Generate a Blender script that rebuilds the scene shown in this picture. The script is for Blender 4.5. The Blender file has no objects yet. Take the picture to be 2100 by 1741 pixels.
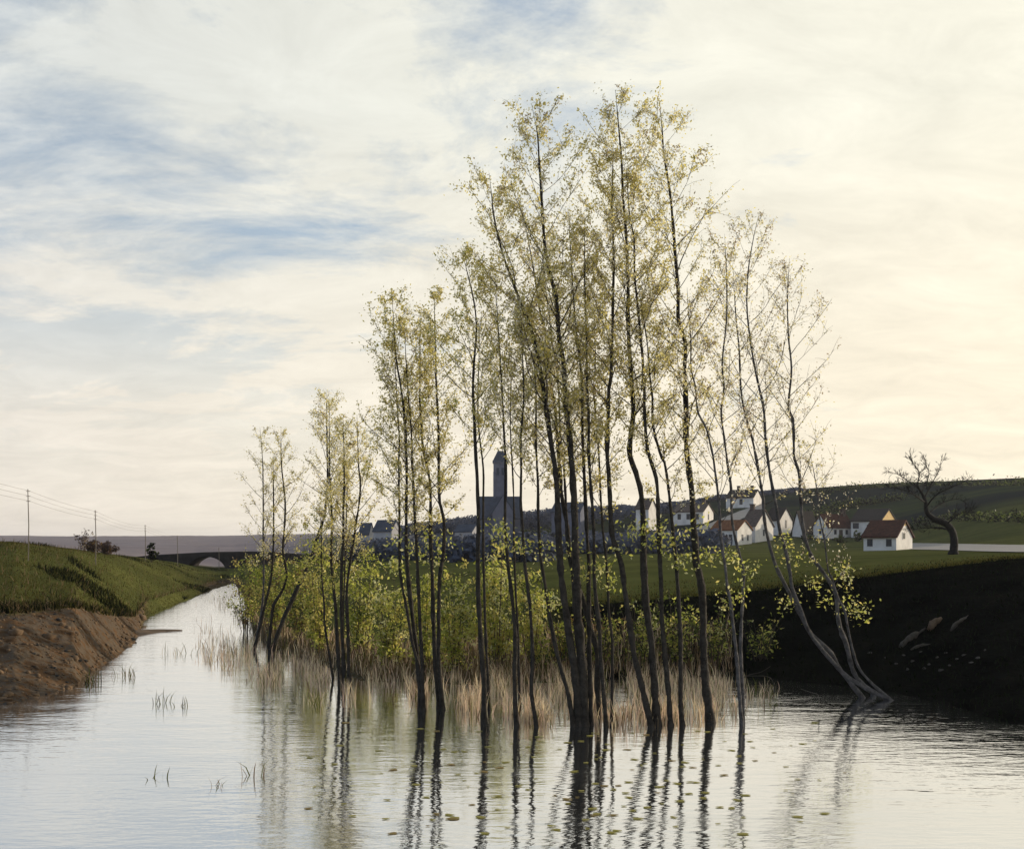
import bpy, math, random
import numpy as np
from mathutils import Matrix, Vector

# ------------------------------------------------------------------ camera, sky, sun
S = bpy.context.scene
F = 2250.0            # focal length expressed in survey units (2100 units across the view)
HZ = 1115.0           # horizon row
EYE = 3.5             # eye height above the water, metres
cd = bpy.data.cameras.new("camera"); cam = bpy.data.objects.new("camera", cd)
S.collection.objects.link(cam); S.camera = cam
cam.location = (0, 0, EYE); cam.rotation_euler = (math.radians(90), 0, 0)
cd.sensor_width = 36.0; cd.lens = 36.0 * F / 2100.0
cd.shift_y = (HZ - 870.5) / 2100.0
cd.clip_start = 0.1; cd.clip_end = 9000.0

SUN_AZ, SUN_EL = math.radians(62), math.radians(9.0)     # to the right of the view axis, low
sunv = Vector((math.sin(SUN_AZ)*math.cos(SUN_EL), math.cos(SUN_AZ)*math.cos(SUN_EL), math.sin(SUN_EL)))
sd = bpy.data.lights.new("sun", 'SUN'); sd.energy = 3.0; sd.angle = math.radians(0.6); sd.color = (1.0, 0.84, 0.62)
sun = bpy.data.objects.new("sun", sd); S.collection.objects.link(sun)
sun.rotation_euler = (-sunv).to_track_quat('-Z', 'Y').to_euler()
sun.location = (60, 40, 40)

W = bpy.data.worlds.new("World"); S.world = W; W.use_nodes = True
def build_sky():
    nt = W.node_tree; nt.nodes.clear(); N = nt.nodes.new; L = nt.links.new
    def math_(op, a, b=None, c=None, clamp=False):
        n = N('ShaderNodeMath'); n.operation = op; n.use_clamp = clamp
        for i, v in enumerate((a, b, c)):
            if v is None: continue
            if isinstance(v, (int, float)): n.inputs[i].default_value = v
            else: L(v, n.inputs[i])
        return n.outputs[0]
    def ramp(v, *stops):
        n = N('ShaderNodeValToRGB'); e = n.color_ramp.elements
        while len(e) < len(stops): e.new(0.5)
        for el, (p, c) in zip(e, stops):
            el.position = p; el.color = (*c, 1) if isinstance(c, tuple) else (c, c, c, 1)
        L(v, n.inputs[0]); return n.outputs[0]
    def mix(f, a, b):
        n = N('ShaderNodeMix'); n.data_type = 'RGBA'
        for k, v in ((0, f), (6, a), (7, b)):
            if isinstance(v, (tuple, float, int)): n.inputs[k].default_value = (*v, 1) if isinstance(v, tuple) else v
            else: L(v, n.inputs[k])
        return n.outputs[2]
    tc = N('ShaderNodeTexCoord')
    sep = N('ShaderNodeSeparateXYZ'); L(tc.outputs['Generated'], sep.inputs[0])
    z = math_('MAXIMUM', sep.outputs[2], 0.0)
    dn = math_('ADD', z, 0.22)
    px = math_('DIVIDE', sep.outputs[0], dn); py = math_('DIVIDE', sep.outputs[1], dn)
    cmb = N('ShaderNodeCombineXYZ'); L(px, cmb.inputs[0]); L(py, cmb.inputs[1]); cmb.inputs[2].default_value = 3.7
    mp = N('ShaderNodeMapping'); L(cmb.outputs[0], mp.inputs[0])
    mp.inputs['Rotation'].default_value = (0, 0, math.radians(-24)); mp.inputs['Scale'].default_value = (1.05, 1.55, 1)
    mp.inputs['Location'].default_value = (SKY_OFF[0], SKY_OFF[1], 0)
    n1 = N('ShaderNodeTexNoise'); L(mp.outputs[0], n1.inputs['Vector'])
    n1.inputs['Scale'].default_value = 1.3; n1.inputs['Detail'].default_value = 12; n1.inputs['Roughness'].default_value = 0.66
    n1.inputs['Distortion'].default_value = 0.35
    n2 = N('ShaderNodeTexNoise'); L(mp.outputs[0], n2.inputs['Vector'])
    n2.inputs['Scale'].default_value = 3.6; n2.inputs['Detail'].default_value = 12; n2.inputs['Roughness'].default_value = 0.68; n2.inputs['Distortion'].default_value = 0.6
    dot = N('ShaderNodeVectorMath'); dot.operation = 'DOT_PRODUCT'
    L(tc.outputs['Generated'], dot.inputs[0]); dot.inputs[1].default_value = sunv
    sunf = dot.outputs['Value']
    s01 = math_('MULTIPLY_ADD', sunf, 0.5, 0.5)
    # cloud cover: thin veil everywhere, thicker low and towards the sun
    cover = math_('ADD', n1.outputs[0], math_('MULTIPLY', s01, 0.62))
    cover = math_('ADD', cover, math_('MULTIPLY', n2.outputs[0], 0.22))
    cover = math_('SUBTRACT', cover, math_('MULTIPLY', z, 0.25))
    cover = ramp(math_('MULTIPLY', cover, 0.7), (0.52, 0.22), (0.68, 0.98))
    low = ramp(z, (0.0, 1.0), (0.12, 0.9), (0.36, 0.0))
    cover = math_('MAXIMUM', cover, low)
    # veil colour: grey-blue away from the sun, cream around it, warm near the horizon
    veil = ramp(s01, (0.45, (0.52, 0.55, 0.56)), (0.68, (0.63, 0.63, 0.57)), (0.84, (0.71, 0.69, 0.59)), (0.97, (0.79, 0.755, 0.62)))
    warm = ramp(s01, (0.45, (0.66, 0.60, 0.53)), (0.68, (0.74, 0.67, 0.55)), (0.84, (0.76, 0.67, 0.52)), (0.97, (0.84, 0.74, 0.56)))
    veil = mix(ramp(z, (0.0, 0.98), (0.16, 0.70), (0.36, 0.0)), veil, warm)
    puff = ramp(n2.outputs[0], (0.30, 0.90), (0.70, 1.10))
    mul = N('ShaderNodeMix'); mul.data_type = 'RGBA'; mul.blend_type = 'MULTIPLY'; mul.inputs[0].default_value = 1.0
    L(veil, mul.inputs[6]); L(puff, mul.inputs[7]); veil = mul.outputs[2]
    sky = N('ShaderNodeTexSky'); sky.sky_type = 'NISHITA'; sky.sun_disc = False
    sky.sun_elevation = SUN_EL; sky.sun_rotation = SUN_AZ
    sky.air_density = 1.0; sky.dust_density = 0.6; sky.ozone_density = 3.0
    b1 = N('ShaderNodeBackground'); L(sky.outputs[0], b1.inputs[0]); b1.inputs[1].default_value = 0.15
    b2 = N('ShaderNodeBackground'); L(veil, b2.inputs[0]); b2.inputs[1].default_value = 1.0
    ms = N('ShaderNodeMixShader'); L(cover, ms.inputs[0]); L(b1.outputs[0], ms.inputs[1]); L(b2.outputs[0], ms.inputs[2])
    out = N('ShaderNodeOutputWorld'); L(ms.outputs[0], out.inputs[0])
SKY_OFF = (1.7, 0.4)
build_sky()
vs = S.view_settings; vs.view_transform = 'Standard'; vs.look = 'None'; vs.exposure = 0.42; vs.gamma = 1.0; vs.use_curve_mapping = False
S.cycles.max_bounces = 8; S.cycles.transparent_max_bounces = 8; S.cycles.volume_bounces = 0
S.cycles.use_denoising = True

rng = np.random.default_rng(11); random.seed(11)

# ------------------------------------------------------------------ helpers
def P(x, y, d):
    """survey column, row and distance -> world point"""
    return np.array([(x-1050.0)/F*d, d, EYE-(y-HZ)/F*d])
def wd(y):                       # distance at which the water surface lies on a row
    return EYE*F/(y-HZ)
def zy(y, d): return EYE-(y-HZ)*d/F

def link(o): S.collection.objects.link(o); return o
def tag(o, label=None, cat=None, group=None, kind=None):
    for k, v in (("label", label), ("category", cat), ("group", group), ("kind", kind)):
        if v: o[k] = v
    return o
def empty(name, loc, label, cat, group=None):
    o = bpy.data.objects.new(name, None); o.location = loc; o.empty_display_size = 0.3
    link(o); return tag(o, label, cat, group)

def mesh_np(name, V, faces, mats, midx=None, parent=None, base=None, smooth=False):
    """V (n,3) world points; faces (m,k) array of equal size; local origin = base"""
    V = np.asarray(V, dtype=np.float64).reshape(-1, 3)
    b = np.zeros(3) if base is None else np.asarray(base, float)
    me = bpy.data.meshes.new(name)
    fa = np.asarray(faces, dtype=np.int32); k = fa.shape[1]; m = fa.shape[0]
    me.vertices.add(len(V)); me.vertices.foreach_set("co", (V-b).astype(np.float32).ravel())
    me.loops.add(m*k); me.loops.foreach_set("vertex_index", fa.ravel())
    me.polygons.add(m)
    me.polygons.foreach_set("loop_start", np.arange(0, m*k, k, dtype=np.int32))
    me.polygons.foreach_set("loop_total", np.full(m, k, dtype=np.int32))
    if midx is not None: me.polygons.foreach_set("material_index", np.asarray(midx, dtype=np.int32))
    if smooth: me.polygons.foreach_set("use_smooth", np.ones(m, dtype=bool))
    for mt in (mats if isinstance(mats, (list, tuple)) else [mats]): me.materials.append(mt)
    me.update(calc_edges=True)
    o = bpy.data.objects.new(name, me); link(o)
    if parent is not None: o.parent = parent
    else: o.location = b
    return o

class MB:
    """gathers polygons of any size for one mesh"""
    def __init__(s): s.v = []; s.f = []; s.m = []
    def add(s, vs, fs, mi=0):
        n = len(s.v); s.v += [q.tolist() if isinstance(q, np.ndarray) else tuple(q) for q in vs]; s.f += [tuple(i+n for i in f) for f in fs]; s.m += [mi]*len(fs); return s
    def hexa(s, q, mi=0):        # 8 corners: bottom loop 0-3, top loop 4-7
        return s.add(q, [(3,2,1,0), (4,5,6,7), (0,1,5,4), (1,2,6,5), (2,3,7,6), (3,0,4,7)], mi)
    def box(s, c, sz, mi=0, rz=0.0):
        q = []
        for zz in (-1, 1):
            for (a, b) in ((-1,-1), (1,-1), (1,1), (-1,1)):
                x, y = a*sz[0]/2, b*sz[1]/2
                q.append((c[0]+x*math.cos(rz)-y*math.sin(rz), c[1]+x*math.sin(rz)+y*math.cos(rz), c[2]+zz*sz[2]/2))
        return s.hexa(q, mi)
    def tube(s, pts, rad, n=7, mi=0, rough=0.0, cap=True):
        pts = np.asarray(pts, float); m = len(pts)
        tan = np.gradient(pts, axis=0); tan /= np.linalg.norm(tan, axis=1)[:, None]+1e-9
        ref = np.array([0, 1, 0.0]) if abs(tan[0][1]) < 0.9 else np.array([1.0, 0, 0])
        u = np.cross(tan, ref); u /= np.linalg.norm(u, axis=1)[:, None]+1e-9
        w = np.cross(tan, u)
        an = 2*math.pi*np.arange(n)/n; rr = np.asarray(rad, float)[:, None]*(1+rough*(rng.random((m, n))-0.5))
        vs = (pts[:, None]+rr[..., None]*(np.cos(an)[None, :, None]*u[:, None]+np.sin(an)[None, :, None]*w[:, None])).reshape(-1, 3).tolist()
        fs = [(i*n+k, i*n+(k+1) % n, (i+1)*n+(k+1) % n, (i+1)*n+k) for i in range(m-1) for k in range(n)]
        if cap: fs += [tuple(range(n))[::-1], tuple((m-1)*n+k for k in range(n))]
        return s.add(vs, fs, mi)
    def build(s, name, mats, parent=None, base=None, smooth=False):
        b = np.zeros(3) if base is None else np.asarray(base, float)
        me = bpy.data.meshes.new(name)
        me.from_pydata((np.array([tuple(q) for q in s.v], float)-b).tolist(), [], s.f)
        for mt in (mats if isinstance(mats, (list, tuple)) else [mats]): me.materials.append(mt)
        me.polygons.foreach_set("material_index", s.m)
        if smooth: me.polygons.foreach_set("use_smooth", [True]*len(s.f))
        me.update()
        o = bpy.data.objects.new(name, me); link(o)
        if parent is not None: o.parent = parent
        else: o.location = b
        return o

def smooth_path(pts, n):
    """Catmull-Rom resample"""
    p = np.asarray(pts, float); q = np.vstack([2*p[0]-p[1], p, 2*p[-1]-p[-2]])
    seg = np.linalg.norm(np.diff(p, axis=0), axis=1); cum = np.concatenate([[0], np.cumsum(seg)])
    out = []
    for t in np.linspace(0, cum[-1]*0.99999, n):
        i = min(int(np.searchsorted(cum, t, side='right'))-1, len(p)-2); s_ = (t-cum[i])/(seg[i]+1e-9)
        a, b, c, d = q[i], q[i+1], q[i+2], q[i+3]
        out.append(0.5*((2*b)+(-a+c)*s_+(2*a-5*b+4*c-d)*s_**2+(-a+3*b-3*c+d)*s_**3))
    return np.array(out)

def unit(v): return v/(np.linalg.norm(v, axis=-1, keepdims=True)+1e-9)

def leaf_cloud(name, C, size, mats, midx, parent=None, base=None, long=1.7, flat=0.35):
    """one small bent four-sided leaf at every point of C"""
    n = len(C); size = np.asarray(size)[:, None]
    nrm = unit(rng.normal(size=(n, 3))+np.array([0, 0, flat])); t = unit(np.cross(nrm, rng.normal(size=(n, 3)))); b = np.cross(nrm, t)
    a0 = C-t*size*0.5*long; a1 = C+b*size*0.42+nrm*size*0.12; a2 = C+t*size*0.5*long; a3 = C-b*size*0.42+nrm*size*0.12
    V = np.stack([a0, a1, a2, a3], 1).reshape(-1, 3)
    Q = np.arange(4*n).reshape(-1, 4)
    T = np.concatenate([Q[:, [0, 1, 2]], Q[:, [0, 2, 3]]]); M = np.concatenate([midx, midx])
    return mesh_np(name, V, T, mats, M, parent, base)

def blades(name, base_pts, h, w, lean, mats, midx, parent=None, base=None):
    """one thin tapering two-segment blade per base point"""
    n = len(base_pts); h = np.asarray(h)[:, None]; w = np.asarray(w)[:, None]
    az = rng.uniform(0, 2*math.pi, n); side = np.stack([np.cos(az), np.sin(az), np.zeros(n)], 1)
    la = rng.uniform(0, 2*math.pi, n); ld = np.stack([np.cos(la), np.sin(la), np.zeros(n)], 1)*(np.asarray(lean)*rng.random(n))[:, None]
    up = np.array([0, 0, 1.0])
    B = base_pts
    m = B+h*0.55*up+ld*h*0.4; t = B+h*up*(1-0.25*np.linalg.norm(ld, axis=1)[:, None])+ld*h*1.15
    V = np.stack([B-side*w/2, B+side*w/2, m+side*w*0.4, m-side*w*0.4, t], 1).reshape(-1, 3)
    k = np.arange(n)[:, None]*5
    T = np.concatenate([k+np.array([[0, 1, 2]]), k+np.array([[0, 2, 3]]), k+np.array([[3, 2, 4]])])
    M = np.concatenate([midx]*3)
    return mesh_np(name, V, T, mats, M, parent, base)

# ------------------------------------------------------------------ materials
MATS = {}
def mat(name, col, rough=0.9, var=0.25, scale=6.0, bump=0.0, bscale=None, spec=0.2, col2=None, detail=6):
    m = bpy.data.materials.new(name); m.use_nodes = True; nt = m.node_tree; N = nt.nodes.new; L = nt.links.new
    bs = nt.nodes["Principled BSDF"]; bs.inputs["Roughness"].default_value = rough
    bs.inputs["Specular IOR Level"].default_value = spec
    tc = N('ShaderNodeTexCoord'); nz = N('ShaderNodeTexNoise'); L(tc.outputs['Object'], nz.inputs['Vector'])
    nz.inputs['Scale'].default_value = scale; nz.inputs['Detail'].default_value = detail; nz.inputs['Roughness'].default_value = 0.65
    r = N('ShaderNodeValToRGB'); L(nz.outputs[0], r.inputs[0])
    c2 = col2 or tuple(min(1, c*(1+var)) for c in col)
    r.color_ramp.elements[0].position = 0.32; r.color_ramp.elements[1].position = 0.70
    r.color_ramp.elements[0].color = (*[c*(1-var) for c in col], 1) if col2 is None else (*col, 1)
    r.color_ramp.elements[1].color = (*c2, 1)
    L(r.outputs[0], bs.inputs["Base Color"])
    if bump:
        n2 = N('ShaderNodeTexNoise'); L(tc.outputs['Object'], n2.inputs['Vector']); n2.inputs['Scale'].default_value = bscale or scale*3
        n2.inputs['Detail'].default_value = 5
        bp = N('ShaderNodeBump'); bp.inputs['Strength'].default_value = bump; bp.inputs['Distance'].default_value = 0.05
        L(n2.outputs[0], bp.inputs['Height']); L(bp.outputs[0], bs.inputs['Normal'])
    MATS[name] = m; return m
def leaf_mat(name, col, trans, tcol=None):
    m = bpy.data.materials.new(name); m.use_nodes = True; nt = m.node_tree; nt.nodes.clear(); N = nt.nodes.new; L = nt.links.new
    tc = N('ShaderNodeTexCoord'); nz = N('ShaderNodeTexNoise'); L(tc.outputs['Object'], nz.inputs['Vector'])
    nz.inputs['Scale'].default_value = 3.0; nz.inputs['Detail'].default_value = 4
    r = N('ShaderNodeValToRGB'); L(nz.outputs[0], r.inputs[0])
    r.color_ramp.elements[0].position = 0.3; r.color_ramp.elements[1].position = 0.7
    r.color_ramp.elements[0].color = (*[c*0.7 for c in col], 1); r.color_ramp.elements[1].color = (*[min(1, c*1.25) for c in col], 1)
    d = N('ShaderNodeBsdfPrincipled'); d.inputs['Roughness'].default_value = 0.55; d.inputs['Specular IOR Level'].default_value = 0.0 if name.startswith(('grass', 'wood', 'reed')) else 0.25
    L(r.outputs[0], d.inputs['Base Color'])
    t = N('ShaderNodeBsdfTranslucent'); t.inputs[0].default_value = (*(tcol or col), 1)
    mx = N('ShaderNodeMixShader'); mx.inputs[0].default_value = trans
    L(d.outputs[0], mx.inputs[1]); L(t.outputs[0], mx.inputs[2])
    o = N('ShaderNodeOutputMaterial'); L(mx.outputs[0], o.inputs[0]); MATS[name] = m; return m

mat('bark', (0.016, 0.013, 0.010), 0.85, 0.5, 7, 0.9, 26, col2=(0.060, 0.052, 0.042))
mat('bark_grey', (0.035, 0.031, 0.030), 0.85, 0.5, 7, 0.9, 26, col2=(0.15, 0.14, 0.135))
mat('twig', (0.070, 0.055, 0.042), 0.85, 0.3, 12)
mat('bark_old', (0.022, 0.020, 0.018), 0.9, 0.5, 5, 0.8, 16)
leaf_mat('leaf_olive', (0.42, 0.36, 0.10), 0.58, (0.72, 0.63, 0.20))
leaf_mat('leaf_yellow', (0.60, 0.53, 0.20), 0.58, (0.85, 0.76, 0.32))
leaf_mat('leaf_pale', (0.68, 0.64, 0.50), 0.58, (0.86, 0.81, 0.62))
leaf_mat('leaf_bud', (0.32, 0.26, 0.19), 0.5, (0.48, 0.38, 0.26))
leaf_mat('leaf_green', (0.20, 0.22, 0.040), 0.5, (0.40, 0.44, 0.07))
leaf_mat('leaf_bright', (0.42, 0.42, 0.11), 0.5, (0.62, 0.64, 0.14))
leaf_mat('leaf_cream', (0.58, 0.56, 0.28), 0.45, (0.75, 0.72, 0.34))
leaf_mat('leaf_deep', (0.060, 0.078, 0.020), 0.4, (0.12, 0.16, 0.03))
leaf_mat('leaf_rust', (0.17, 0.105, 0.045), 0.4, (0.26, 0.16, 0.06))
leaf_mat('reed_straw', (0.78, 0.64, 0.42), 0.45)
leaf_mat('reed_pink', (0.70, 0.51, 0.38), 0.45)
leaf_mat('reed_brown', (0.22, 0.15, 0.085), 0.3)
leaf_mat('reed_green', (0.13, 0.135, 0.035), 0.35)
leaf_mat('grass_green', (0.054, 0.052, 0.016), 0.35, (0.078, 0.076, 0.02))
leaf_mat('grass_olive', (0.090, 0.076, 0.026), 0.35, (0.12, 0.105, 0.034))
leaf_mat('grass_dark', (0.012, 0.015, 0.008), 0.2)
leaf_mat('wood_blue', (0.090, 0.104, 0.145), 0.1)  # distance haze put into the blue of the far wood
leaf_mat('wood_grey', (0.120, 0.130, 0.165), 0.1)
leaf_mat('thicket_mauve', (0.115, 0.082, 0.074), 0.25)
leaf_mat('dab_olive', (0.40, 0.35, 0.075), 0.3)
leaf_mat('dab_brown', (0.34, 0.24, 0.07), 0.3)
mat('limewash', (0.70, 0.68, 0.66), 0.9, 0.17, 0.5, 0.3, 6)
mat('limewash_grey', (0.40, 0.40, 0.43), 0.9, 0.14, 0.7, 0.3, 5)
mat('sun_gold', (0.62, 0.44, 0.20), 0.9, 0.15, 1.2, 0.3, 6)
mat('roof_rust', (0.15, 0.058, 0.022), 0.9, 0.5, 2.2, 0.9, 9)
mat('roof_red', (0.060, 0.023, 0.015), 0.9, 0.5, 2.2, 0.9, 9)
mat('roof_brown', (0.085, 0.064, 0.055), 0.9, 0.5, 2.0, 0.9, 9)
mat('roof_black', (0.022, 0.018, 0.018), 0.9, 0.5, 2.0, 0.9, 9)
mat('roof_slate', (0.045, 0.058, 0.085), 0.8, 0.25, 0.8, 0.4, 5)
mat('church_stone', (0.125, 0.135, 0.185), 0.9, 0.2, 0.6, 0.3, 4)  # stone tinted blue to imitate distance haze
mat('bridge_stone', (0.030, 0.027, 0.026), 0.95, 0.35, 1.1, 0.6, 5)
mat('pane_glass', (0.035, 0.04, 0.05), 0.25, 0.2, 2)
mat('pole_wood', (0.20, 0.17, 0.14), 0.9, 0.25, 3)
mat('wire', (0.16, 0.13, 0.11), 0.8, 0.1, 3)
mat('log_wood', (0.062, 0.054, 0.044), 0.9, 0.4, 6, 0.6, 20)
mat('stump_wood', (0.10, 0.070, 0.045), 0.9, 0.4, 5, 0.6, 16)
mat('stone', (0.050, 0.047, 0.042), 0.9, 0.35, 4, 0.5, 14)
mat('chalk_road', (0.27, 0.255, 0.24), 0.95, 0.16, 0.5, 0.3, 4)
mat('mud', (0.120, 0.078, 0.045), 0.8, 0.4, 2.0, 0.5, 8)

def ground_material():
    m = bpy.data.materials.new('ground_cover'); m.use_nodes = True; nt = m.node_tree; N = nt.nodes.new; L = nt.links.new
    bs = nt.nodes["Principled BSDF"]; bs.inputs["Roughness"].default_value = 1.0; bs.inputs["Specular IOR Level"].default_value = 0.0
    at = N('ShaderNodeAttribute'); at.attribute_name = 'zone'; sep = N('ShaderNodeSeparateColor'); L(at.outputs['Color'], sep.inputs[0])
    tc = N('ShaderNodeTexCoord')
    def noise(sc, det=6, st=(1, 1, 1)):
        mp = N('ShaderNodeMapping'); mp.inputs['Scale'].default_value = st; L(tc.outputs['Object'], mp.inputs[0])
        n = N('ShaderNodeTexNoise'); n.inputs['Scale'].default_value = sc; n.inputs['Detail'].default_value = det; n.inputs['Roughness'].default_value = 0.62
        L(mp.outputs[0], n.inputs['Vector']); return n.outputs[0]
    def ramp(v, *st):
        r = N('ShaderNodeValToRGB'); e = r.color_ramp.elements
        while len(e) < len(st): e.new(0.5)
        for el, (p, c) in zip(e, st): el.position = p; el.color = (*c, 1)
        L(v, r.inputs[0]); return r.outputs[0]
    def mix(f, a, b):
        x = N('ShaderNodeMix'); x.data_type = 'RGBA'; L(f, x.inputs[0]); L(a, x.inputs[6]); L(b, x.inputs[7]); return x.outputs[2]
    near = noise(0.9, 8); wide = noise(0.035, 6, (0.35, 1.6, 1)); mid = noise(0.22, 7, (0.6, 1.4, 1))
    grass = mix(mid, ramp(near, (0.3, (0.036, 0.036, 0.013)), (0.5, (0.072, 0.072, 0.021)), (0.72, (0.105, 0.088, 0.036))), ramp(wide, (0.35, (0.045, 0.058, 0.022)), (0.65, (0.135, 0.145, 0.046))))
    earth = ramp(noise(1.6, 12), (0.28, (0.028, 0.020, 0.014)), (0.40, (0.075, 0.046, 0.026)), (0.50, (0.100, 0.082, 0.064)), (0.60, (0.105, 0.060, 0.031)), (0.75, (0.14, 0.115, 0.092)))
    bank_shade = ramp(near, (0.3, (0.0050, 0.0050, 0.0044)), (0.60, (0.010, 0.010, 0.008)), (0.78, (0.018, 0.014, 0.010)))  # near-black soil colour carries the shade of the right bank
    haze_mauve = ramp(wide, (0.3, (0.215, 0.180, 0.190)), (0.7, (0.29, 0.25, 0.25)))  # mauve of distant haze put into the land colour
    hill = ramp(noise(0.012, 6, (0.5, 1.5, 1)), (0.35, (0.010, 0.016, 0.016)), (0.52, (0.014, 0.021, 0.019)), (0.60, (0.040, 0.052, 0.020)), (0.70, (0.016, 0.024, 0.020)))
    c = mix(sep.outputs[0], grass, earth); c = mix(sep.outputs[1], c, bank_shade); c = mix(sep.outputs[2], c, haze_mauve); 
    c = mix(at.outputs['Alpha'], hill, c)
    L(c, bs.inputs['Base Color'])
    bp = N('ShaderNodeBump'); bp.inputs['Strength'].default_value = 0.7; bp.inputs['Distance'].default_value = 0.12
    L(noise(3.5, 8), bp.inputs['Height']); L(bp.outputs[0], bs.inputs['Normal'])
    return m
def water_material():
    m = bpy.data.materials.new('river_water'); m.use_nodes = True; nt = m.node_tree; N = nt.nodes.new; L = nt.links.new
    bs = nt.nodes["Principled BSDF"]
    bs.inputs["Base Color"].default_value = (0.07, 0.068, 0.058, 1); bs.inputs["Roughness"].default_value = 0.045
    bs.inputs["IOR"].default_value = 1.33; bs.inputs["Specular IOR Level"].default_value = 0.5
    tc = N('ShaderNodeTexCoord')
    def noise(sc, st, det):
        mp = N('ShaderNodeMapping'); mp.inputs['Scale'].default_value = st; L(tc.outputs['Object'], mp.inputs[0])
        n = N('ShaderNodeTexNoise'); n.inputs['Scale'].default_value = sc; n.inputs['Detail'].default_value = det
        L(mp.outputs[0], n.inputs['Vector']); return n.outputs[0]
    a = noise(0.9, (0.45, 1.5, 1), 3); b = noise(5.0, (0.6, 1.5, 1), 3)
    ad = N('ShaderNodeMath'); ad.operation = 'MULTIPLY_ADD'; L(b, ad.inputs[0]); ad.inputs[1].default_value = 0.42; L(a, ad.inputs[2])
    bp = N('ShaderNodeBump'); bp.inputs['Strength'].default_value = 0.14; bp.inputs['Distance'].default_value = 0.10
    L(ad.outputs[0], bp.inputs['Height']); L(bp.outputs[0], bs.inputs['Normal'])
    # patches of wind-ruffled surface
    rf = noise(0.35, (0.25, 1.6, 1), 4)
    rr = N('ShaderNodeMapRange'); L(rf, rr.inputs[0]); rr.inputs[1].default_value = 0.45; rr.inputs[2].default_value = 0.7
    rr.inputs[3].default_value = 0.03; rr.inputs[4].default_value = 0.11
    gl = N('ShaderNodeBsdfGlossy'); gl.inputs['Color'].default_value = (0.93, 0.95, 0.99, 1); L(rr.outputs[0], gl.inputs['Roughness']); L(bp.outputs[0], gl.inputs['Normal'])
    fr = N('ShaderNodeFresnel'); fr.inputs[0].default_value = 1.33; L(bp.outputs[0], fr.inputs['Normal'])
    mr = N('ShaderNodeMapRange'); L(fr.outputs[0], mr.inputs[0]); mr.inputs[1].default_value = 0.0; mr.inputs[2].default_value = 0.6; mr.inputs[3].default_value = 0.62; mr.inputs[4].default_value = 0.96
    mx = N('ShaderNodeMixShader'); L(mr.outputs[0], mx.inputs[0]); L(bs.outputs[0], mx.inputs[1]); L(gl.outputs[0], mx.inputs[2])
    L(mx.outputs[0], nt.nodes['Material Output'].inputs[0])
    return m

# ------------------------------------------------------------------ the lie of the land
# per survey column: shore row, then (distance, height) of bank top, second break, village foot, crest, far ridge, beyond
COLS = [
 (-1000, 1530, (24, 1.9), (45, 4.2), (200, 4.5), (500, 4.5), (1500, 13.5), (4000, 8)),
 (30, 1442, (31, zy(1252, 31)), (60, zy(1112, 60)), (200, 3.4), (500, 3.0), (1500, 13.5), (4000, 8)),
 (150, 1408, (34, zy(1243, 34)), (70, zy(1127, 70)), (200, 2.5), (500, 2.0), (1500, 13.5), (4000, 8)),
 (230, 1352, (40, zy(1262, 40)), (85, zy(1139, 85)), (200, 1.5), (500, 2.0), (1500, 13.5), (4000, 8)),
 (278, 1316, (47, 0.40), (94, zy(1146, 94)), (200, 1.2), (500, 2.0), (1500, 13.5), (4000, 8)),
 (298, 1268, (56, 0.6), (100, zy(1149, 100)), (200, 0.9), (500, 2.0), (1500, 13.5), (4000, 8)),
 (350, 1246, (66, 0.5), (115, zy(1157, 115)), (200, 0.6), (500, 2.0), (1500, 13.6), (4000, 8)),
 (400, 1224, (80, 0.25), (130, zy(1168, 130)), (200, 0.4), (500, 2.0), (1500, 13.7), (4000, 8)),
 (440, 1208, (95, 0.2), (138, zy(1171, 138)), (200, 0.4), (500, 2.0), (1500, 13.8), (4000, 8)),
 (480, 1196, (105, 0.2), (140, 0.15), (200, 0.4), (500, 2.0), (1500, 14.0), (4000, 8)),
 (500, 1222, (80, 0.6), (140, 0.5), (210, 0.6), (500, 2.2), (1500, 14.2), (4000, 8)),
 (520, 1300, (46, 0.45), (90, 0.6), (220, 0.8), (500, 2.5), (1500, 14.5), (4000, 8)),
 (560, 1335, (40, 0.4), (80, 0.6), (230, 0.9), (480, 3.0), (1500, 15), (4000, 8)),
 (740, 1392, (32, 0.45), (60, 0.8), (250, 1.4), (450, zy(1100, 450)), (1500, 14), (4000, 8)),
 (1000, 1402, (33, 0.7), (45, 1.2), (260, zy(1124, 260)), (420, zy(1082, 420)), (1500, 12), (4000, 8)),
 (1140, 1397, (36.5, 1.42), (60, 1.6), (240, 2.2), (430, zy(1066, 430)), (1500, 12), (4000, 8)),
 (1500, 1386, (37, 1.85), (60, 1.95), (215, zy(1124, 215)), (450, zy(1020, 450)), (1500, 20), (4000, 8)),
 (1800, 1412, (35, 2.5), (60, 2.5), (215, zy(1124, 215)), (450, zy(992, 450)), (1500, 20), (4000, 8)),
 (2072, 1485, (35.4, 3.03), (88, 2.95), (130, 3.75), (450, zy(987, 450)), (1500, 20), (4000, 8)),
 (3100, 1600, (34, 3.8), (88, 3.8), (130, 4.6), (450, 34), (1500, 20), (4000, 8)),
]
CU = np.array([c[0] for c in COLS], float)
CD = np.array([[2.0, wd(c[1])*0.72, wd(c[1])]+[q[0] for q in c[2:]] for c in COLS])
CZ = np.array([[-1.9, -0.9, 0.0]+[q[1] for q in c[2:]] for c in COLS])

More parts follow.
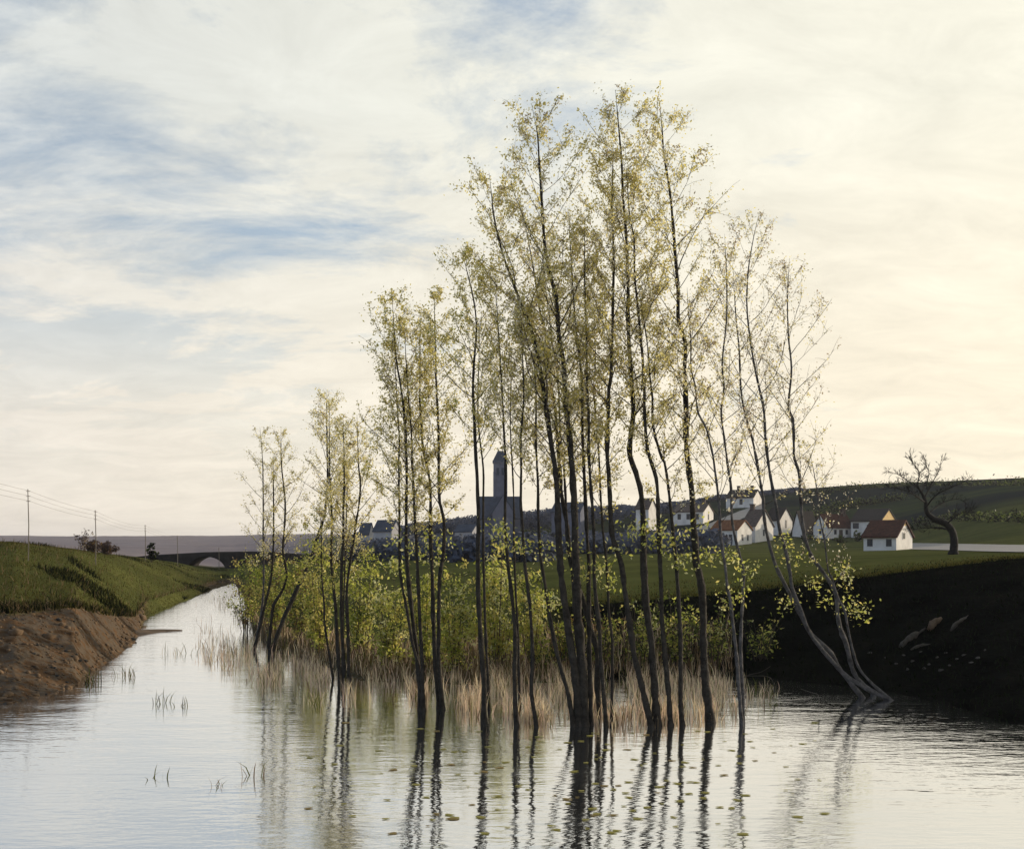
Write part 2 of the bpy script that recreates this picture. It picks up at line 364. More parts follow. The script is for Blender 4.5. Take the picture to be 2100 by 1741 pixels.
_H = np.random.default_rng(5).uniform(-1, 1, (256, 256))
def vnoise(X, Y):
    xi = np.floor(X).astype(int); yi = np.floor(Y).astype(int); fx = X-xi; fy = Y-yi; fx = fx*fx*(3-2*fx); fy = fy*fy*(3-2*fy)
    g = lambda i, j: _H[(xi+i) % 256, (yi+j) % 256]
    return (g(0, 0)*(1-fx)+g(1, 0)*fx)*(1-fy)+(g(0, 1)*(1-fx)+g(1, 1)*fx)*fy
def wobble(X, Y):
    """rough ground relief, about -1.5 to 1.5"""
    X = np.asarray(X, float); Y = np.asarray(Y, float); o = 0; a = 0.85; f = 0.33
    for k in range(5): o = o+a*vnoise(X*f+17.3*k, Y*f+9.1*k); a *= 0.58; f *= 2.03
    return o
def column(u):
    uu = np.clip(u, CU[0], CU[-1])
    return [np.interp(uu, CU, CD[:, k]) for k in range(CD.shape[1])], [np.interp(uu, CU, CZ[:, k]) for k in range(CZ.shape[1])]
def height_line(u, d):
    """terrain height along one survey column at the distances d"""
    D, Zc = column(u); D = np.array(D); Zc = np.array(Zc)
    s = np.diff(Zc)/np.diff(D); t = np.zeros(len(D)); t[0] = s[0]; t[-1] = s[-1]
    for i in range(1, len(D)-1): t[i] = 0 if s[i-1]*s[i] <= 0 else 2*s[i-1]*s[i]/(s[i-1]+s[i])
    t[2] = 0.5*(s[1]+s[2])*0.8
    d = np.asarray(d, float); i = np.clip(np.searchsorted(D, d, side='right')-1, 0, len(D)-2)
    h = D[i+1]-D[i]; q = np.clip((d-D[i])/h, 0, 1)
    z = (2*q**3-3*q**2+1)*Zc[i]+(q**3-2*q**2+q)*h*t[i]+(-2*q**3+3*q**2)*Zc[i+1]+(q**3-q**2)*h*t[i+1]
    X = (u-1050)/F*d
    steep = np.clip((q*(1-q)*4), 0, 1)*(i == 2)
    fine = steep*(u < 300)*0.11*wobble(X*3.2, d*2.6)
    amp = 0.035+0.04*steep
    far = np.clip((d-150)/300, 0, 1)
    return z+fine+amp*wobble(X, d)*np.clip((d-14)/8, 0, 1)+far*0.9*wobble(X*0.05, d*0.05)*np.clip((1800-d)/800, 0, 1)+np.clip((d-700)/600, 0, 1)*1.6*wobble(X*0.012, d*0.004)*np.clip((3000-d)/1000, 0, 1)
GU = np.concatenate([np.arange(-1000, -160, 20), np.arange(-160, 2300, 5), np.arange(2300, 3101, 20)]).astype(float)
GD = np.concatenate([np.geomspace(4, 16, 12)[:-1], np.geomspace(16, 60, 190)[:-1], np.geomspace(60, 140, 70)[:-1], np.geomspace(140, 4000, 110)])
GZ = np.stack([height_line(u, GD) for u in GU])
def soften():
    """round off the creases between the surveyed columns on the right-hand slopes"""
    ker = np.hanning(61); ker /= ker.sum(); pad = np.pad(GZ, ((30, 30), (0, 0)), mode='edge')
    sm = np.stack([np.convolve(pad[:, j], ker, mode='valid') for j in range(GZ.shape[1])], 1)
    w = np.clip((GU-1350)/250, 0, 1)[:, None]*np.clip((3000-GU)/150, 0, 1)[:, None]*np.clip((GD-62)/30, 0, 1)[None]
    return GZ*(1-w)+sm*w
GZ = soften()
def ground_many(u, d):
    u = np.asarray(u, float); d = np.asarray(d, float)
    i = np.clip(np.searchsorted(GU, u)-1, 0, len(GU)-2); j = np.clip(np.searchsorted(GD, d)-1, 0, len(GD)-2)
    a = np.clip((u-GU[i])/(GU[i+1]-GU[i]), 0, 1); b = np.clip((d-GD[j])/(GD[j+1]-GD[j]), 0, 1)
    return (GZ[i, j]*(1-b)+GZ[i, j+1]*b)*(1-a)+(GZ[i+1, j]*(1-b)+GZ[i+1, j+1]*b)*a
def ground_at(u, d): return float(ground_many(u, d))
DS = np.geomspace(15, 1800, 1400)
def hit(x, y):
    """first ground point met along the sight line through a survey point"""
    z = ground_many(np.full(len(DS), x), DS); ray = EYE-(y-HZ)*DS/F
    k = np.where(z >= ray)[0]; d = DS[k[0]] if len(k) else DS[-1]
    p = P(x, y, d); return p, d

def build_ground():
    us, ds, Zs = GU, GD, GZ
    U, Dm = np.meshgrid(us, ds, indexing='ij')
    V = np.stack([(U-1050)/F*Dm, Dm, Zs], -1).reshape(-1, 3)
    nu, nd = len(us), len(ds); idx = np.arange(nu*nd).reshape(nu, nd)
    Q = np.stack([idx[:-1, :-1], idx[1:, :-1], idx[1:, 1:], idx[:-1, 1:]], -1).reshape(-1, 4)
    g = mesh_np('ground', V, Q, GROUND, smooth=True); g['kind'] = 'structure'
    # cover zones: bare earth of the cut bank, painted shade on the right bank, painted haze on the far land, dark hill pasture
    shore = np.interp(us, CU, CD[:, 2])[:, None]; top = np.interp(us, CU, CD[:, 3])[:, None]; n = wobble(V[:, 0], V[:, 1]).reshape(nu, nd)
    left = np.clip((500-U)/20, 0, 1)
    earth = left*np.clip((top+0.4*n+0.3-Dm)/0.8, 0, 1)*np.clip((310-U)/25, 0, 1)
    earth = np.maximum(earth, 0.75*np.clip((U-470)/20, 0, 1)*np.clip((1130-U)/60, 0, 1)*np.clip((top+3-Dm)/3, 0, 1))
    earth = np.maximum(earth, left*np.clip((U-400)/30, 0, 1)*np.clip((top+6-Dm)/5, 0, 1))
    bank_shade = np.clip((U-1080)/90, 0, 1)*np.clip((top+0.12*n+0.1-Dm)/0.5, 0, 1)
    haze_mauve = np.maximum(np.clip((Dm-420)/250, 0, 1)*np.clip((1250-U)/300, 0, 1), np.clip((Dm-155)/8, 0, 1)*np.clip((720-U)/120, 0, 1))
    pasture = np.clip((Dm-235)/40, 0, 1)*np.clip((U-1050)/250, 0, 1)
    col = np.stack([earth, bank_shade, haze_mauve, 1-pasture], -1).reshape(-1, 4).astype(np.float32)
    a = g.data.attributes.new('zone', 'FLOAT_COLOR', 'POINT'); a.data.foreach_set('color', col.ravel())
GROUND = ground_material(); build_ground()

wv = np.array([(-420, -80, 0), (420, -80, 0), (420, 150, 0), (-420, 150, 0)], float)
river = mesh_np('river', wv, [[0, 1, 2, 3]], water_material()); river['kind'] = 'structure'

def strip(name, left, right, material, lift=0.05):
    """a track laid on the land between two rows of survey points"""
    A = [hit(x, y) for x, y in left]; B = [hit(x, y) for x, y in right]
    V = []; n = 8
    for (a, b) in zip(A, B):
        for k in range(n+1):
            q = a[0]+(b[0]-a[0])*k/n; u = q[0]/q[1]*F+1050
            V.append((q[0], q[1], ground_at(u, q[1])+lift))
    m = len(A); f = [[i*(n+1)+k, (i+1)*(n+1)+k, (i+1)*(n+1)+k+1, i*(n+1)+k+1] for i in range(m-1) for k in range(n)]
    o = mesh_np(name, np.array(V), f, material, smooth=True); o['kind'] = 'structure'; return o
def dens(pts, n):
    p = np.array(pts, float); t = np.linspace(0, len(p)-1, n); return [tuple(np.array([np.interp(s, range(len(p)), p[:, k]) for k in (0, 1)])) for s in t]

# ------------------------------------------------------------------ trees
def taper_tube(mb, pts, r0, r1, n=7, rough=0.15, mi=0):
    t = np.linspace(0, 1, len(pts)); mb.tube(pts, r0+(r1-r0)*t**0.85, n, mi, rough)

def grow_crown(trunk, r_of, t0, width, n_br, n_leaf, leaf, clump, top_bias=1.0, twig_n=8, up=(0.75, 1.5), shape=None):
    """limbs and twigs along a trunk line and leaf positions on them; returns limb lines, twig lines, leaf points"""
    H = np.linalg.norm(trunk[-1]-trunk[0]); limbs = []; twigs = []; tips = []
    for k in range(n_br):
        t = t0+(1-t0)*((k+random.random())/n_br)**top_bias*0.95
        i = t*(len(trunk)-1); a = int(i); p = trunk[a]+(trunk[min(a+1, len(trunk)-1)]-trunk[a])*(i-a)
        az = k*2.399+random.uniform(-0.5, 0.5); rise = random.uniform(*up)
        s = (t-t0)/(1-t0); prof = (0.62+0.72*s-1.16*s**2.2) if shape is None else shape(s)
        ln = max(0.12, width*prof*random.uniform(0.65, 1.15))
        dirv = np.array([math.cos(az), math.sin(az)*0.9, rise]); dirv /= np.linalg.norm(dirv)
        m = 6; q = [p]; dv = dirv.copy()
        for j in range(m):
            dv = dv+np.array([random.uniform(-.16, .16), random.uniform(-.16, .16), random.uniform(-.02, .16)]); dv /= np.linalg.norm(dv)
            q.append(q[-1]+dv*ln*1.25/m)
        q = np.array(q); limbs.append((q, r_of(t)*0.42, t))
        for j in range(twig_n):
            s2 = random.uniform(0.25, 1.0); i2 = s2*m; b = min(int(i2), m-1); pp = q[b]+(q[b+1]-q[b])*(i2-b)
            dd = unit(dirv*0.8+np.array([random.gauss(0, .7), random.gauss(0, .7), random.gauss(0.25, .5)]))
            l2 = max(0.10, ln*random.uniform(0.18, 0.48))
            w = np.array([pp, pp+dd*l2*0.5+np.array([0, 0, 0.02]), pp+dd*l2]); twigs.append(w)
            tips.append((pp+dd*l2*random.uniform(0.3, 1.0), l2))
        tips.append((q[-1], ln*0.25))
    # the leading shoot carries leaves too
    for j in range(max(4, n_br//2)):
        t = 1-random.random()*0.25; i = t*(len(trunk)-1); a = int(i); tips.append((trunk[a], width*0.12))
    for q in [l[0] for l in limbs]: twigs.append(q[[3, 5, 6]])
    A = np.array([q[0] for q in twigs]); B = np.array([q[2] for q in twigs])
    k = rng.integers(0, len(twigs), n_leaf); wts = rng.random(len(twigs))
    k = k[wts[k]**1.3 > rng.random(n_leaf)*0.62]
    sig = np.where(rng.random(len(k)) < 0.72, 0.035, 0.10)[:, None]
    L = A[k]+(B[k]-A[k])*rng.uniform(0.15, 1.08, len(k))[:, None]+rng.normal(size=(len(k), 3))*sig
    return limbs, twigs, L, k

TREES = []
def tree(pts, d, w0, w1, label, crown=None, leaf=0.033, n_leaf=2400, n_br=26, width=0.9, t0=0.45, mats=('leaf_olive', 'leaf_yellow', 'leaf_pale', 'leaf_bud'),
         mix=(0.34, 0.32, 0.26, 0.08), bark='bark', low=(), low_mats=('leaf_bright', 'leaf_cream', 'leaf_green', 'leaf_olive'), group='slender trees rising out of the flooded river edge', foot=None, up=(0.55, 1.25)):
    """pts: survey points from the foot to the tip; d: distance; w0, w1: widths in survey units"""
    n_leaf = int(n_leaf*(2.35 if bark == 'bark' else 1.6)); width *= 1.22; t0 -= 0.05; n_br = int(n_br*1.1)
    sc = d/F; n = max(24, len(pts)*4); ph = random.uniform(0, 6.28); amp = random.uniform(0.1, 0.35)
    raw = smooth_path(np.array(pts, float), n); s = np.linspace(0, 1, n)
    line = np.array([P(x, y, d+amp*math.sin(ph+3.0*q)-amp*math.sin(ph)) for (x, y), q in zip(raw, s)])
    base = line[0].copy()
    below = line[0]-np.array([0, 0, 0.6 if foot is None else 0.25])
    full = np.vstack([below[None], line])
    root = empty('slender_tree', base, label, 'tree', group)
    r0, r1 = w0*sc/2*0.88, w1*sc/2*1.15
    rad = r0+(r1-r0)*np.linspace(0, 1, len(full))**1.15; rad[0] = r0*1.5; rad[1] = r0*1.25; rad[2] *= 1.08
    rad[-6:] *= np.linspace(1, .25, 6)
    mb = MB(); mb.tube(full, rad*(1+0.10*rng.normal(size=len(rad))*(np.arange(len(rad)) > 2)), 9, 0, 0.30); mb.build('trunk', MATS[bark], root, base, smooth=True)
    r_of = lambda t: r0+(r1-r0)*t**1.15
    limbs, twigs, Lp, k = grow_crown(line, r_of, t0, width, n_br, n_leaf, leaf, 0.09, up=up)
    limbs.sort(key=lambda q: -np.linalg.norm(q[0][-1]-q[0][0]))
    for j, (q, r, t) in enumerate(limbs[:7]):
        m2 = MB(); taper_tube(m2, q, max(r, 0.006), 0.003, 5); m2.build('branch', MATS['twig' if bark == 'bark' else bark], root, base, smooth=True)
    m3 = MB()
    for (q, r, t) in limbs[7:]: m3.tube(q, np.linspace(max(r*0.7, 0.0045), 0.0022, len(q)), 3, 0, 0, False)
    for q in twigs: m3.tube(q, np.linspace(0.0034, 0.0018, 3), 3, 0, 0, False)
    tw = m3.build('twigs', MATS['twig'], root, base); tw['kind'] = 'stuff'
    cl = rng.choice(len(mats), p=np.array(mix)/sum(mix), size=int(k.max())+1)
    mi = np.where(rng.random(len(k)) < 0.6, cl[k], rng.choice(len(mats), p=np.array(mix)/sum(mix), size=len(k)))
    cr = leaf_cloud('crown', Lp, leaf*rng.uniform(0.6, 1.35, len(Lp)), [MATS[q] for q in mats], mi, root, base); cr['kind'] = 'stuff'
    if low:
        C = []; m4 = MB()
        for (x, y, spread, cnt) in low:
            c = P(x, y, d); i = int(np.argmin(np.abs(line[:, 2]-c[2]+0.15))); a = line[i]
            m4.tube(np.array([a, (a+c)/2+np.array([0, 0, 0.02]), c]), [0.006, 0.004, 0.0025], 4, 0, 0, False)
            C.append(c+rng.normal(size=(int(cnt*2.6), 3))*np.array([spread*sc, spread*sc, spread*sc*0.75]))
        C = np.vstack(C)
        m4.build('shoots', MATS['twig'], root, base)['kind'] = 'stuff'
        lf = leaf_cloud('shoot_leaves', C, 0.047*rng.uniform(0.6, 1.4, len(C)), [MATS[q] for q in low_mats], rng.choice(4, p=(.42, .26, .17, .15), size=len(C)), root, base); lf['kind'] = 'stuff'
    TREES.append(root); return root

THIN = ('leaf_pale', 'leaf_bud', 'leaf_olive', 'leaf_yellow'); THINMIX = (0.45, 0.25, 0.15, 0.15)
# -- small stand on the far left
tree([(518,1336),(530,1290),(538,1240),(541,1180),(540,1103),(539,960),(533,876)], 36.2, 6, 1.5, 'pale stem leftmost of all the slender trees, beside the stone bridge', width=1.0, t0=0.38, n_leaf=1500, n_br=20, bark='bark_grey')
tree([(521,1332),(535,1280),(539,1258),(554,1196),(559,1151),(561,1101),(561,1036),(560,930)], 36.0, 7, 1.5, 'second slender tree from the bridge, curving up out of the shrubs', width=0.9, t0=0.42, n_leaf=1300, n_br=18)
tree([(550,1337),(556,1281),(561,1241),(578,1213),(588,1179),(580,1132),(582,1101),(585,1039),(582,1000),(577,950),(576,880)], 35.6, 8, 1.5, 'third slender tree from the bridge, with a zigzag lower trunk', width=1.0, t0=0.45, n_leaf=1700, n_br=20)
tree([(556,1338),(584,1263),(592,1247),(612,1202),(634,1154),(651,1104),(665,1056),(672,989),(671,927),(669,800)], 35.0, 11, 1.5, 'tree whose lower trunk leans far over to the right before straightening', width=1.25, t0=0.5, n_leaf=2300, n_br=24)
tree([(697,1402),(690,1281),(689,1255),(683,1193),(679,1143),(681,1073),(679,1031),(676,961),(675,830)], 27.6, 9, 1.5, 'tall straight stem leftmost of the tight five-stem clump', width=0.95, t0=0.5, n_leaf=2000, n_br=22)
tree([(708,1402),(700,1269),(700,1213),(701,1157),(704,1095),(704,1045),(706,989),(704,860)], 27.4, 9, 1.5, 'straight black stem in the middle of the five-stem clump', width=0.85, t0=0.48, n_leaf=1700, n_br=20)
tree([(716,1403),(713,1281),(711,1213),(718,1154),(725,1109),(729,1079),(736,1036),(739,989),(735,950),(732,850)], 27.3, 9, 1.5, 'bowed stem bulging to the right out of the five-stem clump', width=0.95, t0=0.48, n_leaf=1900, n_br=20)
tree([(702,1400),(703,1281),(706,1200),(709,1100),(711,1040),(712,930)], 27.8, 6, 1.5, 'thin short stem squeezed between two stems of the five-stem clump', width=0.6, t0=0.5, n_leaf=800, n_br=14)
tree([(684,1398),(666,1281),(665,1241),(659,1171),(659,1101),(655,1040)], 28.2, 6, 1.5, 'shortest stem of the five-stem clump, splaying to the left', width=0.7, t0=0.5, n_leaf=900, n_br=14, mats=('leaf_green', 'leaf_olive', 'leaf_yellow', 'leaf_bright'))
# -- pair of clumps left of centre
tree([(861,1455),(860,1376),(846,1319),(833,1242),(827,1213),(820,1171),(819,1129),(819,1045),(818,947),(819,899),(816,857),(808,700)], 23.1, 8, 1.5, 'thin outer stem leftmost of the two paired clumps left of centre', width=0.9, t0=0.5, n_leaf=2300, n_br=24, low=[(815,1110,16,22),(800,1165,18,26)])
tree([(863,1455),(858,1376),(853,1326),(843,1242),(834,1143),(833,1045),(834,966),(830,863),(822,793),(812,730),(803,590)], 23.2, 12, 1.5, 'tall black stem with the highest narrow crown left of centre', width=1.0, t0=0.47, n_leaf=3300, n_br=30, mats=('leaf_olive', 'leaf_yellow', 'leaf_pale', 'leaf_green'), mix=(.45, .3, .15, .1))
tree([(868,1456),(865,1342),(861,1276),(858,1213),(855,1143),(851,1059),(846,961),(843,877),(836,793),(828,650)], 23.0, 10, 1.5, 'straight black stem on the right of the first paired clump', width=0.85, t0=0.48, n_leaf=2500, n_br=24, low=[(850,1130,14,18)])
tree([(901,1454),(893,1359),(888,1259),(888,1241),(886,1171),(883,1101),(883,1045),(881,983),(869,927),(864,877),(861,821),(862,640)], 23.3, 12, 1.5, 'stem bending left above the meadow, left one of the second pair', width=0.95, t0=0.5, n_leaf=2600, n_br=24, low=[(880,1105,16,24),(870,1140,14,18)])
tree([(908,1454),(900,1359),(900,1276),(900,1227),(903,1171),(910,1129),(910,1065),(902,1031),(900,989),(899,877),(895,793),(893,730),(890,590)], 23.2, 11, 1.5, 'stem with a kink at roof height, right one of the second pair', width=0.95, t0=0.5, n_leaf=2700, n_br=26, low=[(905,1115,16,24),(900,1150,14,18)], mats=('leaf_olive', 'leaf_yellow', 'leaf_pale', 'leaf_green'), mix=(.4, .3, .2, .1))
# -- loose stems either side of the church
tree([(992,1482),(993,1409),(988,1342),(982,1242),(980,1143),(981,1073),(980,1017),(974,891),(970,793),(973,732),(977,676),(971,614),(945,505)], 21.5, 13, 1.6, 'single thick stem standing just left of the church nave', width=1.05, t0=0.60, n_leaf=3400, n_br=30, mats=('leaf_olive', 'leaf_yellow', 'leaf_pale', 'leaf_green'), mix=(.45, .27, .18, .1))
tree([(1003,1455),(1000,1380),(996,1300),(993,1200),(991,1129),(991,1031),(991,961),(983,891),(980,821),(985,650)], 23.4, 8, 1.5, 'thin stem close behind the single thick stem left of the church', width=0.9, t0=0.68, n_leaf=900, n_br=22)
tree([(1059,1488),(1055,1393),(1057,1309),(1050,1225),(1042,1158),(1036,1087),(1036,1031),(1037,947),(1033,877),(1030,807),(1026,740),(1015,560)], 21.1, 11, 1.5, 'stem crossing in front of the church tower', width=0.95, t0=0.68, n_leaf=1900, n_br=26, low=[(1020,1085,16,26),(1045,1110,18,26)])
tree([(1066,1450),(1062,1300),(1057,1200),(1054,1115),(1054,1045),(1051,961),(1047,891),(1047,835),(1050,690)], 23.6, 7, 1.5, 'thin faint stem just right of the church tower', width=0.85, t0=0.68, n_leaf=700, n_br=20)
tree([(1100,1491),(1090,1419),(1092,1342),(1087,1242),(1083,1213),(1075,1143),(1072,1087),(1068,1031),(1069,961),(1068,899),(1072,849),(1074,793),(1066,600)], 21.0, 10, 1.5, 'slightly wavy stem over the right end of the church nave', width=0.95, t0=0.60, n_leaf=2500, n_br=24, low=[(1075,1120,16,24)])
tree([(1176,1488),(1164,1419),(1147,1359),(1134,1299),(1122,1225),(1109,1143),(1104,1059),(1103,989),(1099,905),(1099,793),(1090,640)], 21.05, 11, 1.5, 'stem at the left of the central clump, leaning left from its foot', width=0.9, t0=0.60, n_leaf=2400, n_br=24, low=[(1125,1230,20,30)])
# -- great central clump
tree([(1187,1487),(1181,1393),(1171,1326),(1159,1242),(1149,1158),(1144,1045),(1140,975),(1130,905),(1114,793),(1111,774),(1093,686),(1071,631),(1052,579),(1034,531),(1021,483),(1012,439),(1008,399),(1003,355)], 21.1, 19, 2, 'thick black trunk arching to the left out of the central clump', width=1.35, t0=0.5, n_leaf=5200, n_br=40, mats=('leaf_olive', 'leaf_yellow', 'leaf_pale', 'leaf_bud'), low=[(1130,1130,20,26)])
tree([(1199,1488),(1194,1359),(1186,1259),(1181,1158),(1179,1073),(1175,989),(1170,919),(1163,849),(1158,793),(1155,741),(1146,686),(1141,612),(1128,564),(1117,502),(1111,410),(1106,336),(1102,274),(1090,215)], 21.1, 21, 2, 'thickest trunk of the central clump, tall with a leafy head', width=1.45, t0=0.48, n_leaf=6200, n_br=44, low=[(1175,1120,16,20)])
tree([(1226,1488),(1226,1393),(1223,1326),(1211,1292),(1199,1242),(1186,1200),(1170,1150),(1162,1073),(1152,1017),(1148,961),(1142,891),(1138,835),(1130,793),(1126,759),(1118,686),(1107,638),(1096,564),(1085,502),(1073,440)], 21.6, 15, 1.5, 'stem swept left behind the thickest trunk of the central clump', width=0.95, t0=0.5, n_leaf=2600, n_br=26)
tree([(1193,1486),(1188,1380),(1180,1270),(1172,1150),(1163,1073),(1159,1003),(1155,947),(1148,877),(1145,793),(1133,704),(1124,631),(1111,539)], 21.9, 9, 1.5, 'thin stem hidden low between the two thickest central trunks', width=0.85, t0=0.5, n_leaf=2000, n_br=22)
tree([(1212,1488),(1209,1359),(1208,1300),(1207,1199),(1208,1157),(1204,1101),(1201,1031),(1197,947),(1194,863),(1194,793),(1185,704),(1179,649),(1174,575),(1170,506),(1166,440)], 21.2, 12, 1.5, 'straight stem just right of the thickest trunk of the central clump', width=0.95, t0=0.5, n_leaf=2800, n_br=26, low=[(1195,1175,16,22)])
tree([(1243,1490),(1241,1460),(1233,1359),(1228,1276),(1219,1192),(1218,1101),(1215,1045),(1210,975),(1207,919),(1208,863),(1204,793),(1203,704),(1201,649),(1199,557),(1199,450)], 21.0, 11, 1.5, 'evenly straight stem at the right side of the central clump', width=0.95, t0=0.5, n_leaf=2700, n_br=26, low=[(1225,1165,16,24)])
tree([(1254,1488),(1256,1326),(1249,1259),(1244,1158),(1236,1087),(1232,1017),(1228,933),(1221,849),(1217,793),(1221,741),(1216,580)], 21.3, 8, 1.5, 'thin outermost stem on the right of the central clump', width=0.8, t0=0.5, n_leaf=2000, n_br=20, low=[(1250,1195,14,20)])
# -- tall group right of the clump
tree([(1336,1491),(1325,1443),(1313,1393),(1301,1342),(1291,1276),(1281,1209),(1274,1157),(1260,1115),(1254,1087),(1252,1045),(1248,975),(1245,933),(1247,863),(1249,793),(1253,778),(1256,667),(1258,575),(1258,502),(1255,439),(1256,373),(1258,290)], 21.0, 15, 1.8, 'tall trunk leaning left from its foot, then dead straight above', width=1.15, t0=0.5, n_leaf=4300, n_br=36, low=[(1275,1130,16,24),(1290,1090,14,14)])
tree([(1348,1487),(1341,1393),(1335,1309),(1325,1242),(1320,1158),(1319,1059),(1313,1003),(1303,966),(1291,927),(1299,849),(1296,793),(1290,704),(1288,631),(1288,575),(1284,483),(1278,410),(1275,336),(1269,263),(1262,185)], 21.1, 19, 2, 'tallest tree of all, its trunk kinked just above the far roofs', width=1.35, t0=0.5, n_leaf=5600, n_br=42, low=[(1310,1085,16,20)])
tree([(1375,1487),(1373,1443),(1365,1359),(1358,1276),(1355,1175),(1353,1146),(1350,1062),(1349,1020),(1345,978),(1335,946),(1327,915),(1322,850),(1321,785),(1315,704),(1308,631),(1301,557),(1301,494),(1291,439),(1284,340)], 21.1, 13, 1.6, 'dark stem next right of the tallest kinked tree', width=1.05, t0=0.5, n_leaf=3400, n_br=30, low=[(1345,1080,18,30),(1350,1120,16,24)])
tree([(1400,1487),(1396,1443),(1396,1342),(1393,1259),(1386,1146),(1381,1104),(1378,1062),(1373,1020),(1368,978),(1362,946),(1354,930),(1339,871),(1338,819),(1332,764),(1328,709),(1317,635),(1310,590)], 21.15, 12, 1.6, 'stem with an elbow at mid height, second left of the wide-spaced thick trunk', width=1.0, t0=0.52, n_leaf=2600, n_br=26, low=[(1375,1105,18,30),(1395,1150,16,24)])
tree([(1458,1481),(1448,1409),(1443,1326),(1442,1242),(1436,1188),(1428,1156),(1426,1114),(1421,1062),(1419,1009),(1413,967),(1407,911),(1407,838),(1404,764),(1405,704),(1391,656),(1391,594),(1385,528),(1380,458),(1372,380),(1361,318),(1358,266),(1352,205)], 21.5, 20, 2, 'thick bare-based trunk with an S-bend, standing alone right of the clumps', width=1.3, t0=0.48, n_leaf=5000, n_br=40, low=[(1445,1140,18,30),(1430,1075,14,14)])
# -- thin stand by the dark bank
tree([(1521,1484),(1516,1420),(1510,1340),(1503,1280),(1497,1230),(1492,1209),(1488,1167),(1481,1125),(1477,1083),(1476,1051),(1472,1009),(1465,957),(1461,930),(1448,878),(1431,845),(1426,794),(1417,753),(1417,702),(1413,654),(1409,590)], 21.4, 9, 1.5, 'thin pale stem with a double bend right of the S-bend trunk', width=1.0, t0=0.5, n_leaf=2000, n_br=24, mats=THIN, mix=THINMIX, bark='bark_grey', low=[(1495,1140,14,22),(1500,1220,20,40)])
tree([(1524,1482),(1523,1426),(1519,1326),(1523,1225),(1525,1177),(1518,1142),(1508,1104),(1501,1062),(1499,999),(1494,966),(1486,904),(1479,845),(1485,794),(1481,746),(1490,654),(1490,562),(1486,480)], 21.45, 9, 1.5, 'thin grey stem whose head bends right, over the rust-roofed cottage', width=1.0, t0=0.5, n_leaf=2000, n_br=24, mats=THIN, mix=THINMIX, bark='bark_grey', low=[(1535,1165,14,22)])
tree([(1770,1431),(1723,1373),(1703,1336),(1663,1299),(1636,1249),(1610,1199),(1590,1158),(1575,1104),(1567,1062),(1565,1020),(1560,992),(1545,911),(1531,860),(1520,805),(1516,720),(1509,646),(1503,545)], 25.0, 11, 1.5, 'bare stem reclining from the dark bank, leftmost of the four', width=1.2, t0=0.52, n_leaf=1800, n_br=24, mats=THIN, mix=THINMIX, bark='bark_grey', group='stems leaning out from the dark bank', low=[(1620,1235,18,26)])
tree([(1828,1437),(1745,1392),(1700,1348),(1662,1300),(1642,1250),(1625,1209),(1619,1167),(1610,1125),(1598,1083),(1594,1051),(1586,1009),(1578,966),(1571,911),(1566,838),(1554,783),(1542,720),(1532,635),(1534,562),(1543,500),(1556,440)], 24.6, 11, 1.5, 'reclining grey stem with the tallest head among those on the dark bank', width=1.35, t0=0.55, n_leaf=2700, n_br=28, mats=THIN, mix=THINMIX, bark='bark_grey', group='stems leaning out from the dark bank', low=[(1610,1110,14,22),(1625,1145,18,26),(1665,1195,14,16)])
tree([(1792,1422),(1753,1383),(1737,1326),(1720,1276),(1715,1225),(1703,1195),(1677,1158),(1665,1142),(1651,1104),(1645,1062),(1641,1009),(1638,967),(1629,940),(1628,911),(1626,860),(1617,834),(1623,757),(1617,691),(1615,617),(1619,530)], 25.4, 11, 1.5, 'wavy stem leaning left past the red-roofed long house', width=1.35, t0=0.5, n_leaf=2300, n_br=26, mats=THIN, mix=THINMIX, bark='bark_grey', group='stems leaning out from the dark bank', low=[(1730,1170,14,20),(1700,1230,16,22),(1750,1240,16,22)])
tree([(1830,1437),(1780,1393),(1757,1359),(1741,1299),(1732,1252),(1718,1225),(1707,1188),(1698,1167),(1693,1125),(1688,1093),(1681,1062),(1678,1030),(1672,985),(1662,930)], 24.6, 7, 1.2, 'shortest and thinnest stem leaning from the dark bank', width=0.8, t0=0.55, n_leaf=500, n_br=14, mats=THIN, mix=THINMIX, bark='bark_grey', group='stems leaning out from the dark bank', low=[(1735,1195,12,16),(1760,1255,18,22)])

